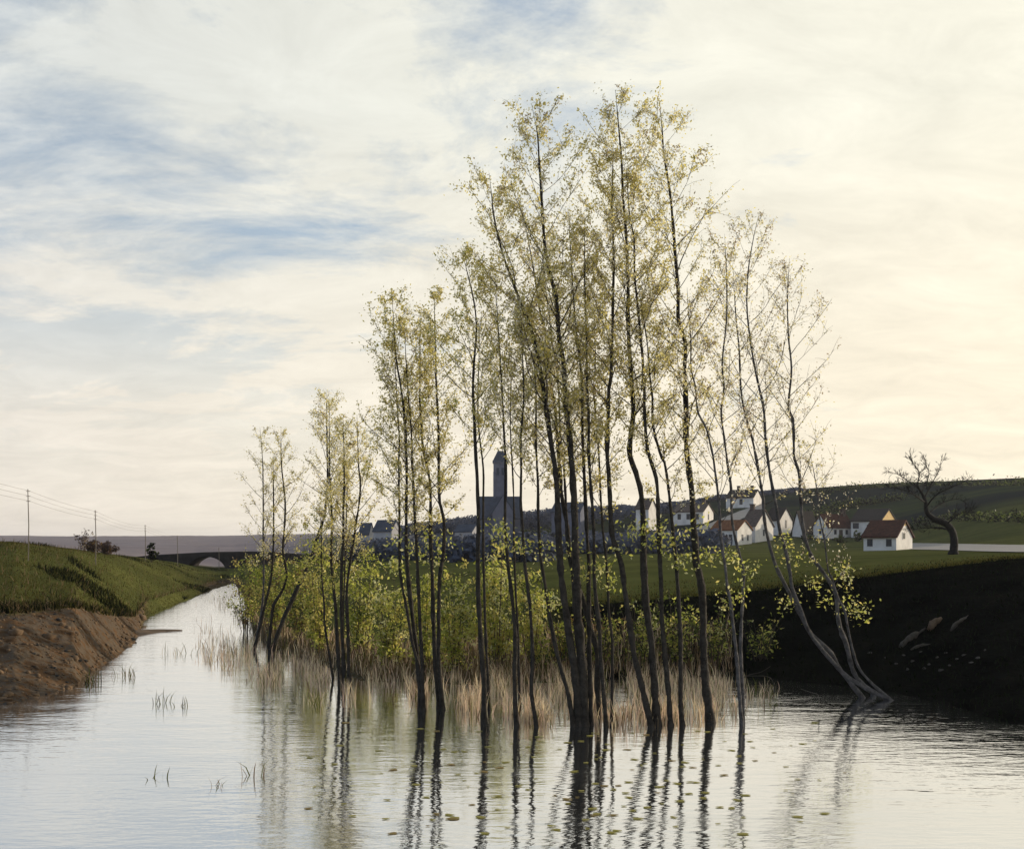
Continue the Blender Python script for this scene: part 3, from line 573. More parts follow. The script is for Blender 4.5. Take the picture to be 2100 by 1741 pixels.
# ------------------------------------------------------------------ shrubs among the trunks
def shrub(x, top, bottom, hw, d, n_leaf, label, mats=('leaf_bright', 'leaf_green', 'leaf_olive', 'leaf_cream', 'leaf_deep'), mix=(.30, .22, .20, .18, .10), leaf=0.08, n_stem=13, name='willow_bush', group='leafy shrubs along the waterline', cat='bush', stem='twig', lowcut=0.12):
    if name == 'willow_bush': n_leaf = int(n_leaf*(1.9 if x < 1120 else 0.85)); top += random.uniform(-14, 22)+(48 if x > 1140 else 0); hw *= 1.2; top -= 18 if x < 1120 else 0; leaf *= 0.78; n_stem = int(n_stem*1.3)
    sc = d/F; b = P(x, bottom, d); u = x; b[2] = max(b[2], ground_at(u, d)-0.05) if ground_at(u, d) > 0 else -0.02
    H = (bottom-top)*sc; R = hw*sc
    root = empty(name, b, label, cat, group)
    mb = MB(); C = []
    for k in range(n_stem):
        az = k*2.399+random.uniform(-.4, .4); out = math.sqrt((k+0.6)/n_stem)*R*random.uniform(0.75, 1.15); h = H*random.uniform(0.55, 1.05)*(1-0.35*(out/R)**2)
        p0 = b+np.array([math.cos(az), math.sin(az)*0.8, 0])*out*0.15; p2 = b+np.array([math.cos(az)*out, math.sin(az)*out*0.8, h])
        p1 = (p0+p2)/2+np.array([0, 0, h*0.12])
        q = smooth_path(np.array([p0-np.array([0, 0, 0.2]), p1, p2]), 9); mb.tube(q, np.linspace(0.014, 0.003, 9), 4, 0, 0.1, False)
        for j in range(7):
            s = random.uniform(0.22, 1.0); a = q[min(8, int(s*8))]
            dd = unit(np.array([random.gauss(0, 1), random.gauss(0, 1), random.gauss(.6, .6)]))*R*random.uniform(.12, .4)
            mb.tube(np.array([a, a+dd*0.6, a+dd]), [0.005, 0.004, 0.002], 3, 0, 0, False)
            C.append((a+dd*random.uniform(0.4, 1.0), random.uniform(0.10, 0.26)*R+0.05))
    m = mb.build('stems', MATS[stem], root, b); m['kind'] = 'stuff'
    cp = np.array([c[0] for c in C]); cs = np.array([c[1] for c in C]); k = rng.integers(0, len(C), n_leaf)
    wq = rng.random(len(C)); k = k[wq[k] > rng.random(n_leaf)*0.7]; n_leaf = len(k)
    Lp = cp[k]+rng.normal(size=(n_leaf, 3))*cs[k][:, None]*0.5
    ok = Lp[:, 2] > b[2]+lowcut*H*rng.random(n_leaf); Lp = Lp[ok]; k = k[ok]
    mixp = np.array(mix)/sum(mix); cl = rng.choice(len(mats), p=mixp, size=len(C))
    mi = np.where(rng.random(len(Lp)) < 0.75, cl[k], rng.choice(len(mats), p=mixp, size=len(Lp)))
    f = leaf_cloud('foliage', Lp, leaf*rng.uniform(0.6, 1.35, len(Lp)), [MATS[q] for q in mats], mi, root, b); f['kind'] = 'stuff'
    return root
BR = ('leaf_green', 'leaf_olive', 'leaf_deep', 'leaf_rust', 'leaf_bright'); BRM = (.3, .27, .16, .15, .12)
for a in [
  (505, 1135, 1300, 42, 44, 1500, 'outermost bush on the left, hiding the end of the bridge', BR, BRM),
  (560, 1120, 1325, 48, 39, 1800, 'bush around the foot of the zigzag trunk', BR, BRM),
  (618, 1135, 1345, 50, 36, 1900, 'brownish bush under the far-leaning trunk', BR, BRM),
  (655, 1050, 1360, 42, 33, 1900, 'tall narrow yellow-green bush left of the five-stem clump', ('leaf_green', 'leaf_olive', 'leaf_bright', 'leaf_yellow', 'leaf_deep'), (.3, .3, .2, .1, .1)),
  (742, 1140, 1385, 52, 31, 2000, 'bright bush just right of the five-stem clump'),
  (800, 1175, 1400, 55, 29.6, 2000, 'low bush between the five-stem clump and the paired clumps'),
  (868, 1150, 1405, 52, 29.0, 2000, 'bush glinting behind the first pair of stems'),
  (935, 1150, 1405, 56, 28.6, 2100, 'full bush between the second pair and the single thick stem'),
  (1020, 1110, 1400, 58, 28.8, 2300, 'widest bush, below the church tower'),
  (1090, 1150, 1398, 52, 29.0, 1900, 'bush at the left edge of the central clump'),
  (1160, 1190, 1398, 46, 29.2, 1400, 'dim bush right behind the central clump', BR, (.2, .2, .4, .12, .08)),
  (1235, 1195, 1396, 50, 29.4, 1500, 'olive bush just right of the central clump', BR, (.2, .26, .34, .12, .08)),
  (1310, 1165, 1396, 54, 29.6, 1800, 'bush below the tallest kinked tree', ('leaf_bright', 'leaf_green', 'leaf_olive', 'leaf_deep', 'leaf_cream'), (.12, .2, .17, .44, .07)),
  (1385, 1165, 1394, 52, 29.8, 1700, 'bush between the tallest tree and the S-bend trunk', ('leaf_bright', 'leaf_green', 'leaf_olive', 'leaf_deep', 'leaf_cream'), (.12, .2, .17, .44, .07)),
  (1468, 1185, 1392, 45, 30.0, 1200, 'bush just right of the S-bend trunk', ('leaf_bright', 'leaf_green', 'leaf_olive', 'leaf_deep', 'leaf_cream'), (.10, .18, .17, .48, .07)),
  (1560, 1215, 1390, 52, 30.2, 650, 'thin dark bush on the bank, rightmost of the row', ('leaf_deep', 'leaf_green', 'leaf_bright', 'leaf_olive', 'leaf_cream'), (.42, .26, .14, .12, .06)),
]: shrub(*a)

# ------------------------------------------------------------------ bridge, poles, thicket on the left
def bridge():
    d = 150.0; sc = d/F; base = P(423, 1164, d); base[2] = 0.0
    root = empty('stone_bridge', base, 'dark stone bridge with one low arch crossing the river far off', 'bridge')
    xs = np.unique(np.concatenate([np.arange(150, 760, 10), np.arange(381, 466, 2)])).astype(float)
    def top(x): return np.interp(x, [150, 215, 270, 330, 420, 500, 560, 760], [1156, 1148, 1142, 1137, 1132, 1131, 1133, 1150])
    def bot(x):
        q = (x-423)/40.0
        return zy(1170, d)-0.7 if abs(q) >= 1 else (zy(1172, d)+(zy(1141.5, d)-zy(1172, d))*math.sqrt(1-q*q))
    def slab(name, y0, y1, ztop, zbot, m):
        V = []
        for x in xs:
            X = (x-1050)*sc
            V += [(X, y0, zbot(x)), (X, y0, ztop(x)), (X, y1, ztop(x)), (X, y1, zbot(x))]
        f = []
        for i in range(len(xs)-1):
            a = 4*i; b = a+4; f += [(a, b, b+1, a+1), (a+1, b+1, b+2, a+2), (a+2, b+2, b+3, a+3), (a+3, b+3, b, a)]
        n = 4*(len(xs)-1); f += [(0, 1, 2, 3), (n, n+3, n+2, n+1)]
        mb = MB(); mb.add(V, f); return mb.build(name, MATS[m], root, base)
    zt = lambda x: zy(top(x), d)
    slab('arch_wall', d, d+5, lambda x: zt(x)-0.55, bot, 'bridge_stone')
    for yy in (d-0.12, d+4.75): slab('parapet', yy, yy+0.38, zt, lambda x: zt(x)-0.56, 'bridge_stone')
    mb = MB(); V = []; n = 22
    for k in range(n+1):
        a = math.pi*k/n; cx = (423-1050)*sc; cz = zy(1172, d); w = 40*sc; h = zy(1141.5, d)-cz
        for r in (1.0, 1.13):
            for yy in (d-0.06, d+0.2): V.append((cx-math.cos(a)*w*r, yy, cz+math.sin(a)*h*(r if r == 1 else 1.2)))
    f = []
    for k in range(n):
        a = 4*k; b = a+4; f += [(a, a+2, b+2, b), (a+1, b+1, b+3, a+3), (a+2, a+3, b+3, b+2), (a, b, b+1, a+1)]
    mb.add(V, f); mb.build('arch_ring', MATS['bridge_stone'], root, base)
bridge()

POLES = []
def pole(x, ytop, ybase, label, w):
    p, d = hit(x, ybase); sc = d/F; H = (ybase-ytop)*sc; base = p.copy()
    r = empty('telegraph_pole', base, label, 'pole', 'telegraph poles along the left bank')
    mb = MB(); mb.tube(np.array([p-[0, 0, .4], p+[0.02, 0, H*.5], p+[-0.02, 0, H]]), [w*sc*.36, w*sc*.32, w*sc*.26], 8, 0, .05); mb.build('post', MATS['pole_wood'], r, base)
    for k, f in enumerate((0.97, 0.90, 0.83)):
        m2 = MB(); m2.box(p+np.array([0.0, 0, H*f]), (0.55*H/9, 0.05*H/9, 0.06*H/9), 0, 0.5); m2.build('crossarm', MATS['pole_wood'], r, base)
    POLES.append([p+np.array([0.0, 0, H*f]) for f in (0.98, 0.91, 0.84)])
pole(58, 1003, 1150, 'tallest telegraph pole, first of the row at the far left', 3.2)
pole(196, 1046, 1158, 'second telegraph pole, rising beside the mauve thicket', 3.0)
pole(298, 1076, 1150, 'third telegraph pole, beside the dark round bush', 2.4)
pole(364, 1098, 1160, 'fourth telegraph pole, left of the bridge arch', 2.0)
pole(449, 1122, 1167, 'smallest telegraph pole, in front of the bridge arch', 1.6)
for lv, nm in enumerate(('topmost of the three wires strung along the telegraph poles', 'middle one of the three wires strung along the telegraph poles', 'lowest of the three wires strung along the telegraph poles')):
    mb = MB(); seq = [POLES[0][lv]+(POLES[0][lv]-POLES[1][lv])*0.9]+[q[lv] for q in POLES]; pts = []
    for a, b in zip(seq[:-1], seq[1:]):
        for t in np.linspace(0, 1, 12, endpoint=False): pts.append(a+(b-a)*t-np.array([0, 0, 0.006*np.linalg.norm(b-a)*4*t*(1-t)]))
    pts.append(seq[-1]); mb.tube(np.array(pts), [0.0048]*len(pts), 4, 0, 0)
    o = mb.build('telegraph_wire', MATS['wire'], None, POLES[0][lv]); tag(o, nm, 'wire', 'telegraph wires')

def far_bush(x, top, bottom, hw, n, label, mats, mix, leaf, name='far_bush', group='bushes on the left bank', dd=None, n_stem=9):
    p, d = hit(x, bottom); d = dd or d
    return shrub(x, top, bottom, hw, d, n, label, mats, mix, leaf, n_stem, name, group)
far_bush(171, 1082, 1128, 18, 420, 'thin bare-twigged tree top behind the mauve thicket', ('thicket_mauve', 'leaf_bud'), (.8, .2), 0.09, 'bare_shrub', dd=80)
far_bush(190, 1108, 1133, 20, 1300, 'mauve thicket beside the second telegraph pole', ('thicket_mauve', 'leaf_rust'), (.8, .2), 0.14, dd=82)
far_bush(220, 1108, 1137, 20, 1300, 'dark mauve thicket right of the second telegraph pole', ('thicket_mauve', 'leaf_rust'), (.85, .15), 0.14, dd=84)
far_bush(310, 1114, 1149, 12, 1200, 'dark round bush at the third telegraph pole', ('grass_dark', 'leaf_deep'), (.8, .2), 0.14, dd=100)

# ------------------------------------------------------------------ village
def house(xa, xb, xc, ybase, yeave, yridge, roof, label, side='right', wall='limewash', yaw=36, windows=(), chimneys=(), gable_tip=None, d=None, name='village_house', door=None):
    """xb: near corner; xa: far end of the long wall; xc: far end of the gable wall"""
    if d is None: p, d = hit(xb, ybase)
    sc = d/F; B = P(xb, ybase, d); a = math.radians(yaw)
    sg = 1 if side == 'right' else -1
    e1 = np.array([-sg*math.cos(a), math.sin(a), 0]); e2 = np.array([sg*math.sin(a), math.cos(a), 0]); up = np.array([0, 0, 1.0])
    ka, kc = (xa-1050)/F, (xc-1050)/F; Lh = (ka*B[1]-B[0])/(e1[0]-ka*e1[1]); Wd = (kc*B[1]-B[0])/(e2[0]-kc*e2[1]); hw = (ybase-yeave)*sc; hr = (ybase-yridge)*sc
    root = empty(name, B, label, 'house', 'houses of the village')
    q = lambda s, t, z: B+e1*s+e2*t+up*z
    mb = MB()
    lo = -max(1.0, 2.2*hw*0.4)
    V = [q(0, 0, lo), q(Lh, 0, lo), q(Lh, Wd, lo), q(0, Wd, lo), q(0, 0, hw), q(Lh, 0, hw), q(Lh, Wd, hw), q(0, Wd, hw), q(0, Wd/2, hr-.05), q(Lh, Wd/2, hr-.05)]
    mb.add(V, [(0, 1, 5, 4), (1, 2, 6, 9, 5), (2, 3, 7, 6), (3, 0, 4, 8, 7), (0, 3, 2, 1)]); mb.build('wall', MATS[wall], root, B)
    sl = (hr-hw)/(Wd/2); ov = 0.35; th = 0.22
    rb = MB()
    for s in (0, 1):
        t0, t1 = (-ov, Wd/2) if s == 0 else (Wd/2, Wd+ov); z0, z1 = (hw-ov*sl, hr) if s == 0 else (hr, hw-ov*sl)
        b0 = -0.25; b1 = Lh+0.25
        rb.hexa([q(b0, t0, z0), q(b1, t0, z0), q(b1, t1, z1), q(b0, t1, z1), q(b0, t0, z0+th), q(b1, t0, z0+th), q(b1, t1, z1+th), q(b0, t1, z1+th)])
    ro = rb.build('roof', MATS[roof], root, B)
    for s in chimneys:
        c = MB(); pc = q(Lh*s, Wd/2, hr+0.3); c.box(pc, (0.9, 0.9, 2.0), 0, math.atan2(e1[1], e1[0])); c.box(pc+[0, 0, 1.05], (1.1, 1.1, 0.22), 0, math.atan2(e1[1], e1[0])); c.build('chimney', MATS['roof_brown'], ro, B)
    if gable_tip:  # warm panel imitating low sunlight on the gable
        g = MB(); o_ = -0.03; k = 0.5
        T = [q(o_, Wd*gable_tip*0.5, hw+(hr-hw)*gable_tip), q(o_, Wd*(1-gable_tip*0.5), hw+(hr-hw)*gable_tip), q(o_, Wd/2, hr-.04)]
        T2 = [v+e1*0.02 for v in T]; g.add(T+T2, [(0, 1, 2), (3, 5, 4), (0, 3, 4, 1), (1, 4, 5, 2), (2, 5, 3, 0)]); g.build('gable_sunlight', MATS['sun_gold'], root, B)
    if door:
        dm = MB(); c = q(Lh*door, 0, 1.05); dm.box(c-e2*0.03, (1.05, 0.16, 2.2), 0, math.atan2(e1[1], e1[0])); do = dm.build('door', MATS['roof_brown'], root, B)
        hm = MB(); hm.box(c-e2*0.14+e1*0.38, (0.08, 0.08, 0.16), 0, math.atan2(e1[1], e1[0])); hm.build('handle', MATS['pane_glass'], do, B)
    for (face, s, z, w, h) in windows:      # face 'l' long wall or 'g' gable; s along, z up (fractions); size in metres
        ww = MB(); pp = MB()
        if face == 'l': c = q(Lh*s, 0, hw*z); ax, nn = e1, -e2
        else: c = q(0, Wd*s, hw*z); ax, nn = e2, -e1
        def panel(m_, w_, h_, o0, o1):
            m_.hexa([c+ax*(i*w_/2)+up*(-h_/2)+nn*o for (i, o) in ((-1, o0), (1, o0), (1, o1), (-1, o1))]+[c+ax*(i*w_/2)+up*(h_/2)+nn*o for (i, o) in ((-1, o0), (1, o0), (1, o1), (-1, o1))])
        panel(ww, w+.25, h+.25, -0.1, 0.05); panel(pp, w, h, 0.04, 0.075)
        f = ww.build('window', MATS[wall], root, B); pp.build('pane', MATS['pane_glass'], f, B)
    return root
house(1458, 1512, 1542, 1118, 1086, 1067, 'roof_rust', 'low white cottage with a rust-orange roof at the meadow edge', windows=[('l', .25, .5, .8, 1.3), ('l', .65, .5, .8, 1.3), ('g', .35, .5, .7, 1.3), ('g', .7, .5, .7, 1.3)], door=.45)
house(1520, 1549, 1586, 1113, 1078, 1045, 'roof_brown', 'tall white gabled house with a grey-brown roof above the rust-roofed cottage', windows=[('g', .45, .6, .8, 1.4), ('g', .5, 1.15, .6, .8)], chimneys=(.85,))
house(1570, 1598, 1625, 1098, 1066, 1041, 'roof_black', 'white house with a black roof and one small window in its gable', windows=[('g', .5, .75, .9, 1.9)])
house(1676, 1645, 1625, 1102, 1087, 1049, 'roof_black', 'white house whose black roof falls to the right, beside the single-window gable', side='left', yaw=34)
house(1749, 1697, 1668, 1105, 1079, 1055, 'roof_red', 'long white house with a dark red roof in the middle of the row', side='left', yaw=30, windows=[('g', .5, .6, .7, 1.2), ('l', .3, .55, .8, 1.1), ('l', .75, .55, .8, 1.1)], door=.52, chimneys=(.9,))
house(1745, 1806, 1838, 1100, 1068, 1043, 'roof_black', 'long white house with a black roof and gable top coloured as low sun', windows=[('l', .78, .7, .7, 1.3), ('l', .88, .7, .7, 1.3), ('l', .4, .6, .8, 1.2)], gable_tip=0.03, yaw=34)
house(1771, 1838, 1871, 1128, 1100, 1068, 'roof_red', 'nearest white cottage with a dark red roof, beside the pale road', windows=[('g', .45, 1.05, 1.0, .8), ('l', .22, .55, .75, 1.0), ('l', .8, .55, .75, 1.0)], yaw=36, gable_tip=0.72)
house(1489, 1545, 1562, 1041, 1020, 1003, 'roof_black', 'white house with two chimneys highest on the slope', chimneys=(.2, .7), windows=[('l', .45, .6, 1.0, 1.8)], yaw=25)
house(1381, 1442, 1463, 1074, 1049, 1032, 'roof_brown', 'long pale house with a dark roof left of the sloping white road', windows=[('l', .2, .6, 1.0, 1.6), ('l', .5, .6, 1.0, 1.6), ('l', .8, .6, 1.0, 1.6), ('g', .5, .6, 1.0, 1.6)], yaw=25, chimneys=(.15,))
house(1304, 1330, 1346, 1066, 1042, 1022, 'roof_brown', 'small pale house behind the tallest kinked tree', yaw=32, d=290)
house(1131, 1190, 1206, 1075, 1048, 1030, 'roof_slate', 'mauve-grey house behind the central clump', wall='church_stone', yaw=25, d=300)
house(737, 757, 766, 1110, 1091, 1073, 'roof_slate', 'small grey house at the left end of the village', wall='limewash_grey', yaw=30, d=300)
house(766, 803, 822, 1117, 1087, 1067, 'roof_slate', 'grey-white house with a slate roof behind the paired clumps', wall='limewash_grey', yaw=32, d=285)
house(933, 968, 984, 1113, 1089, 1076, 'roof_slate', 'low pale house half hidden left of the church', wall='limewash_grey', yaw=28, d=280)

def church():
    d = 320.0; sc = d/F; zb = zy(1128, d); B = P(1032, 1128, d)
    root = empty('village_church', B, 'blue-grey church with a square tower and steep slate roof behind the trees', 'church')
    Xp = lambda x: (x-1050)*sc
    mb = MB(); x0, x1 = Xp(986), Xp(1067); ze, zr = zy(1060, d), zy(1018, d); y0, y1 = d+2, d+13
    V = [(x0, y0, zb-3), (x1, y0, zb-3), (x1, y1, zb-3), (x0, y1, zb-3), (x0, y0, ze), (x1, y0, ze), (x1, y1, ze), (x0, y1, ze), (x0, (y0+y1)/2, zr-.1), (x1, (y0+y1)/2, zr-.1)]
    mb.add(V, [(0, 1, 5, 4), (1, 2, 6, 9, 5), (2, 3, 7, 6), (3, 0, 4, 8, 7), (0, 3, 2, 1)]); mb.build('nave_wall', MATS['church_stone'], root, B)
    rb = MB(); ym = (y0+y1)/2
    xa, xb = x0-.6, x1+.4
    rb.hexa([(xa, y0-.5, ze-.7), (xb, y0-.5, ze-.7), (xb, ym, zr), (xa, ym, zr), (xa, y0-.5, ze-.3), (xb, y0-.5, ze-.3), (xb, ym, zr+.35), (xa, ym, zr+.35)])
    rb.hexa([(xa, ym, zr), (xb, ym, zr), (xb, y1+.5, ze-.7), (xa, y1+.5, ze-.7), (xa, ym, zr+.35), (xb, ym, zr+.35), (xb, y1+.5, ze-.3), (xa, y1+.5, ze-.3)])
    rb.build('nave_roof', MATS['roof_slate'], root, B)
    # transept gable to the viewer
    tb = MB(); t0, t1 = Xp(1010), Xp(1055); ty = d-2.5; za = zy(1017, d); zt = zy(1053, d); tm = Xp(1032)
    tb.add([(t0, ty, zb-3), (t1, ty, zb-3), (t1, ty, zt), (tm, ty, za-.1), (t0, ty, zt), (t0, ym, zb-3), (t1, ym, zb-3), (t1, ym, zt), (tm, ym, za-.1), (t0, ym, zt)],
           [(0, 1, 2, 3, 4), (5, 9, 8, 7, 6), (0, 4, 9, 5), (1, 6, 7, 2)]); tb.build('transept_wall', MATS['church_stone'], root, B)
    tr = MB()
    for sgn, xe in ((1, t0), (-1, t1)):
        xo = xe-sgn*.4; zo = zt-.4*(za-zt)/(tm-t0)
        tr.hexa([(xo, ty-.05, zo), (tm, ty-.05, za), (tm, ym, za), (xo, ym, zo), (xo, ty-.05, zo+.3), (tm, ty-.05, za+.3), (tm, ym, za+.3), (xo, ym, zo+.3)])
    tr.build('transept_roof', MATS['roof_slate'], root, B)
    # tower
    w0, w1 = Xp(1011), Xp(1040); tw = w1-w0; yc = ym+2; zt0, zt1 = zy(1035, d), zy(945, d)
    tm_ = MB(); cx = (w0+w1)/2; tm_.box((cx, yc, (zt0+zt1)/2), (tw, tw, zt1-zt0)); tm_.box((cx, yc, zt1+.15), (tw+.5, tw+.5, .4)); tower = tm_.build('tower', MATS['church_stone'], root, B)
    for xx in (-1, 1):
        bt = MB(); bt.box((cx+xx*(tw/2-.3), yc-tw/2-.15, (zt0+zt1)/2-1.2), (.7, .5, zt1-zt0-3)); bt.build('buttress', MATS['church_stone'], tower, B)
        lv = MB(); lv.box((cx+xx*0.75, yc-tw/2-.02, zt1-2.6), (.8, .1, 2.2)); lv.build('louvre', MATS['roof_slate'], tower, B)
    rf = MB(); z2 = zy(919, d); h0 = tw/2+.3; h1 = 0.8
    rf.hexa([(cx+i*h0, yc+j*h0, zt1+.35) for (i, j) in ((-1, -1), (1, -1), (1, 1), (-1, 1))]+[(cx+i*h1, yc+j*.25, z2) for (i, j) in ((-1, -1), (1, -1), (1, 1), (-1, 1))])
    tf = rf.build('tower_roof', MATS['roof_slate'], root, B)
    for xx in (-1, 1):
        fn = MB(); fn.tube([(cx+xx*.7, yc, z2-.2), (cx+xx*.7, yc, z2+.5), (cx+xx*.7, yc, z2+1.1)], [.12, .09, .03], 6); fn.build('finial', MATS['roof_slate'], tf, B)
church()

# far wood that closes the village off behind: one mass of crowns
def far_wood():
    C = []; M = []; R = []
    prof = [(735, 1092), (760, 1086), (850, 1071), (900, 1066), (945, 1058), (990, 1054), (1070, 1047), (1130, 1041), (1250, 1036), (1320, 1036), (1380, 1034), (1440, 1024), (1480, 1016), (1520, 1014), (1575, 1008), (1605, 1010), (1640, 1016)]
    px, pz = zip(*prof)
    for k in range(620):
        x = random.uniform(735, 1640); d = random.uniform(330, 440) if x < 1440 else random.uniform(395, 445)
        yt = np.interp(x, px, pz)+random.uniform(-3, 7); g = ground_at(x, d); z1 = zy(yt, d)
        if z1 < g+0.8: z1 = g+0.8
        n = 130; h = min(z1-g, 9.0); q = rng.normal(size=(n, 3)); q = unit(q)*rng.random((n, 1))**0.4
        c = np.array([(x-1050)/F*d, d, z1-h/2]); C.append(c+q*np.array([random.uniform(1.6, 3.4), 2.5, h/2*random.uniform(.85, 1.0)]))
        M.append(np.full(n, random.random() < 0.4).astype(int))
    # darker scrub in front of the village
    for k in range(620):
        x = random.uniform(735, 1460); yb = random.uniform(1116, 1152) if x < 1100 else random.uniform(1110, 1136)
        p, d = hit(x, yb); 
        if d > 290 or d < 70: d = random.uniform(170, 270)
        g = ground_at(x, d); n = 110; r = random.uniform(.9, 2.0); q = unit(rng.normal(size=(n, 3)))*rng.random((n, 1))**0.4
        C.append(np.array([(x-1050)/F*d, d, g+r*0.7])+q*np.array([r*1.6, r*1.4, r])); M.append(np.full(n, random.random() < 0.35).astype(int))
    C = np.vstack(C); M = np.concatenate(M)
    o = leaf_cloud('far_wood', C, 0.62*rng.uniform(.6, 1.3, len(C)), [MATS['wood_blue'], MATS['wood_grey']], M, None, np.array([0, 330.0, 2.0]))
    tag(o, 'blue-grey wood and scrub around the village', 'wood', kind='stuff')
far_wood()
for a in [(1655, 1093, 1112, 16, 500, 'dark bush in front of the black roof falling to the right'), (1760, 1085, 1110, 14, 500, 'dark bush by the wall between the long house and the nearest cottage'), (1722, 1098, 1113, 14, 400, 'low dark bush under the long house with the dark red roof')]:
    far_bush(a[0], a[1], a[2], a[3], a[4], a[5], ('leaf_deep', 'grass_dark', 'grass_green'), (.5, .3, .2), 0.32, group='bushes by the village houses')

strip('road', dens([(1420, 1086), (1460, 1072), (1500, 1055), (1540, 1040), (1562, 1028)], 24), dens([(1432, 1100), (1472, 1087), (1512, 1069), (1546, 1052), (1566, 1042)], 24), MATS['chalk_road'])
strip('road', dens([(1868, 1114), (1930, 1115), (2000, 1116.5), (2072, 1118), (2300, 1119), (2800, 1120)], 60), dens([(1868, 1127), (1930, 1128.5), (2000, 1131), (2072, 1133.5), (2300, 1136), (2800, 1139)], 60), MATS['chalk_road'], 0.06)

def hedge(rows, n, hgt, label):
    C = []
    for (x, y) in dens(rows, n):
        p, d = hit(x+random.uniform(-1, 1), y); m = 26; h = hgt*random.uniform(.5, 1.3); C.append(p+np.array([0, 0, h*.5])+rng.normal(size=(m, 3))*np.array([h*.45, h*.4, h*.32]))
    C = np.vstack(C); o = leaf_cloud('field_hedge', C, .38*rng.uniform(.6, 1.4, len(C)), [MATS['leaf_deep'], MATS['grass_dark']], rng.integers(0, 2, len(C)), None, C[0]); tag(o, label, 'hedge', 'hedges on the hill')
hedge([(1655, 1066), (1720, 1046), (1790, 1034), (1850, 1026)], 110, 2.2, 'dark hedge curving up the hill behind the long houses')
hedge([(1640, 1018), (1760, 1003), (1880, 997), (2072, 996), (2160, 996)], 150, 1.8, 'thin hedge running just below the crest of the hill')
hedge([(1880, 1075), (1960, 1068), (2072, 1070), (2160, 1074)], 90, 1.6, 'low hedge across the slope behind the gnarled tree')

# ------------------------------------------------------------------ gnarled tree by the road
def gnarled():
    p, d = hit(1955, 1134); d = min(d, 75); base = P(1955, 1134, d); base[2] = ground_at(1955, d); sc = d/F
    root = empty('gnarled_tree', base, 'old bare gnarled tree leaning left beside the pale road', 'tree')
    def line(pts, n, j=0.0): 
        q = smooth_path(np.array(pts, float), n); return np.array([P(x, y, d+j*math.sin(i/n*2.5)) for i, (x, y) in enumerate(q)])
    tr = line([(1955, 1138), (1957, 1112), (1953, 1090), (1940, 1074), (1915, 1064), (1901, 1050), (1897, 1026), (1886, 1004), (1872, 988)], 40)
    mb = MB(); mb.tube(tr, np.interp(np.linspace(0, 1, 40), [0, .08, .5, .75, 1], [11, 8.2, 6, 3.6, 1.0])*sc, 10, 0, .3); mb.build('trunk', MATS['bark_old'], root, base, True)
    mains = [([(1950, 1087), (1925, 1082), (1895, 1083), (1868, 1086)], 3, .5), ([(1899, 1040), (1920, 1015), (1950, 1000), (1985, 985)], 2.6, -.8), ([(1896, 1020), (1912, 990), (1925, 965), (1930, 945)], 2.4, .4), ([(1886, 1004), (1860, 985), (1840, 972), (1826, 968)], 2.4, .8),
             ([(1880, 998), (1885, 970), (1872, 950), (1866, 938)], 2.2, -.4), ([(1905, 1052), (1935, 1030), (1968, 1024), (1990, 1040)], 2.4, .6), ([(1897, 1030), (1870, 1012), (1845, 1002), (1822, 1000)], 2.4, -.7), ([(1890, 1010), (1905, 975), (1900, 955), (1896, 940)], 2.0, .9), ([(1942, 1074), (1965, 1055), (1985, 1050), (2000, 1062)], 2.0, -.5)]
    tw = MB()
    for pts, w, j in mains:
        q = line(pts, 12, j*3); m = MB(); m.tube(q, np.linspace(w*sc*.75, 0.3*sc, 12), 6, 0, .2); m.build('branch', MATS['bark_old'], root, base, True)
        for k in range(44):
            i = random.randint(2, 11); dv = unit(q[i]-q[i-2]+np.array([random.gauss(0, .5), random.gauss(0, .5), random.gauss(.25, .45)])*np.linalg.norm(q[i]-q[i-2])*1.6); l = random.uniform(.18, .6)
            a = q[i]; b = a+dv*l*.5+np.array([0, 0, random.uniform(-.05, .08)]); c = a+dv*l+np.array([random.gauss(0, .08), random.gauss(0, .08), random.gauss(.03, .1)])
            tw.tube(np.array([a, b, c]), [.016, .011, .006], 3, 0, 0, False)
            for s in range(4):
                e = c+unit(dv+np.array([random.gauss(0, .7), random.gauss(0, .7), random.gauss(.2, .6)]))*l*.45; tw.tube(np.array([b*.4+c*.6, (b+c)/2*.3+e*.7, e]), [.010, .007, .004], 3, 0, 0, False)
    tw.build('twigs', MATS['bark_old'], root, base)['kind'] = 'stuff'
gnarled()

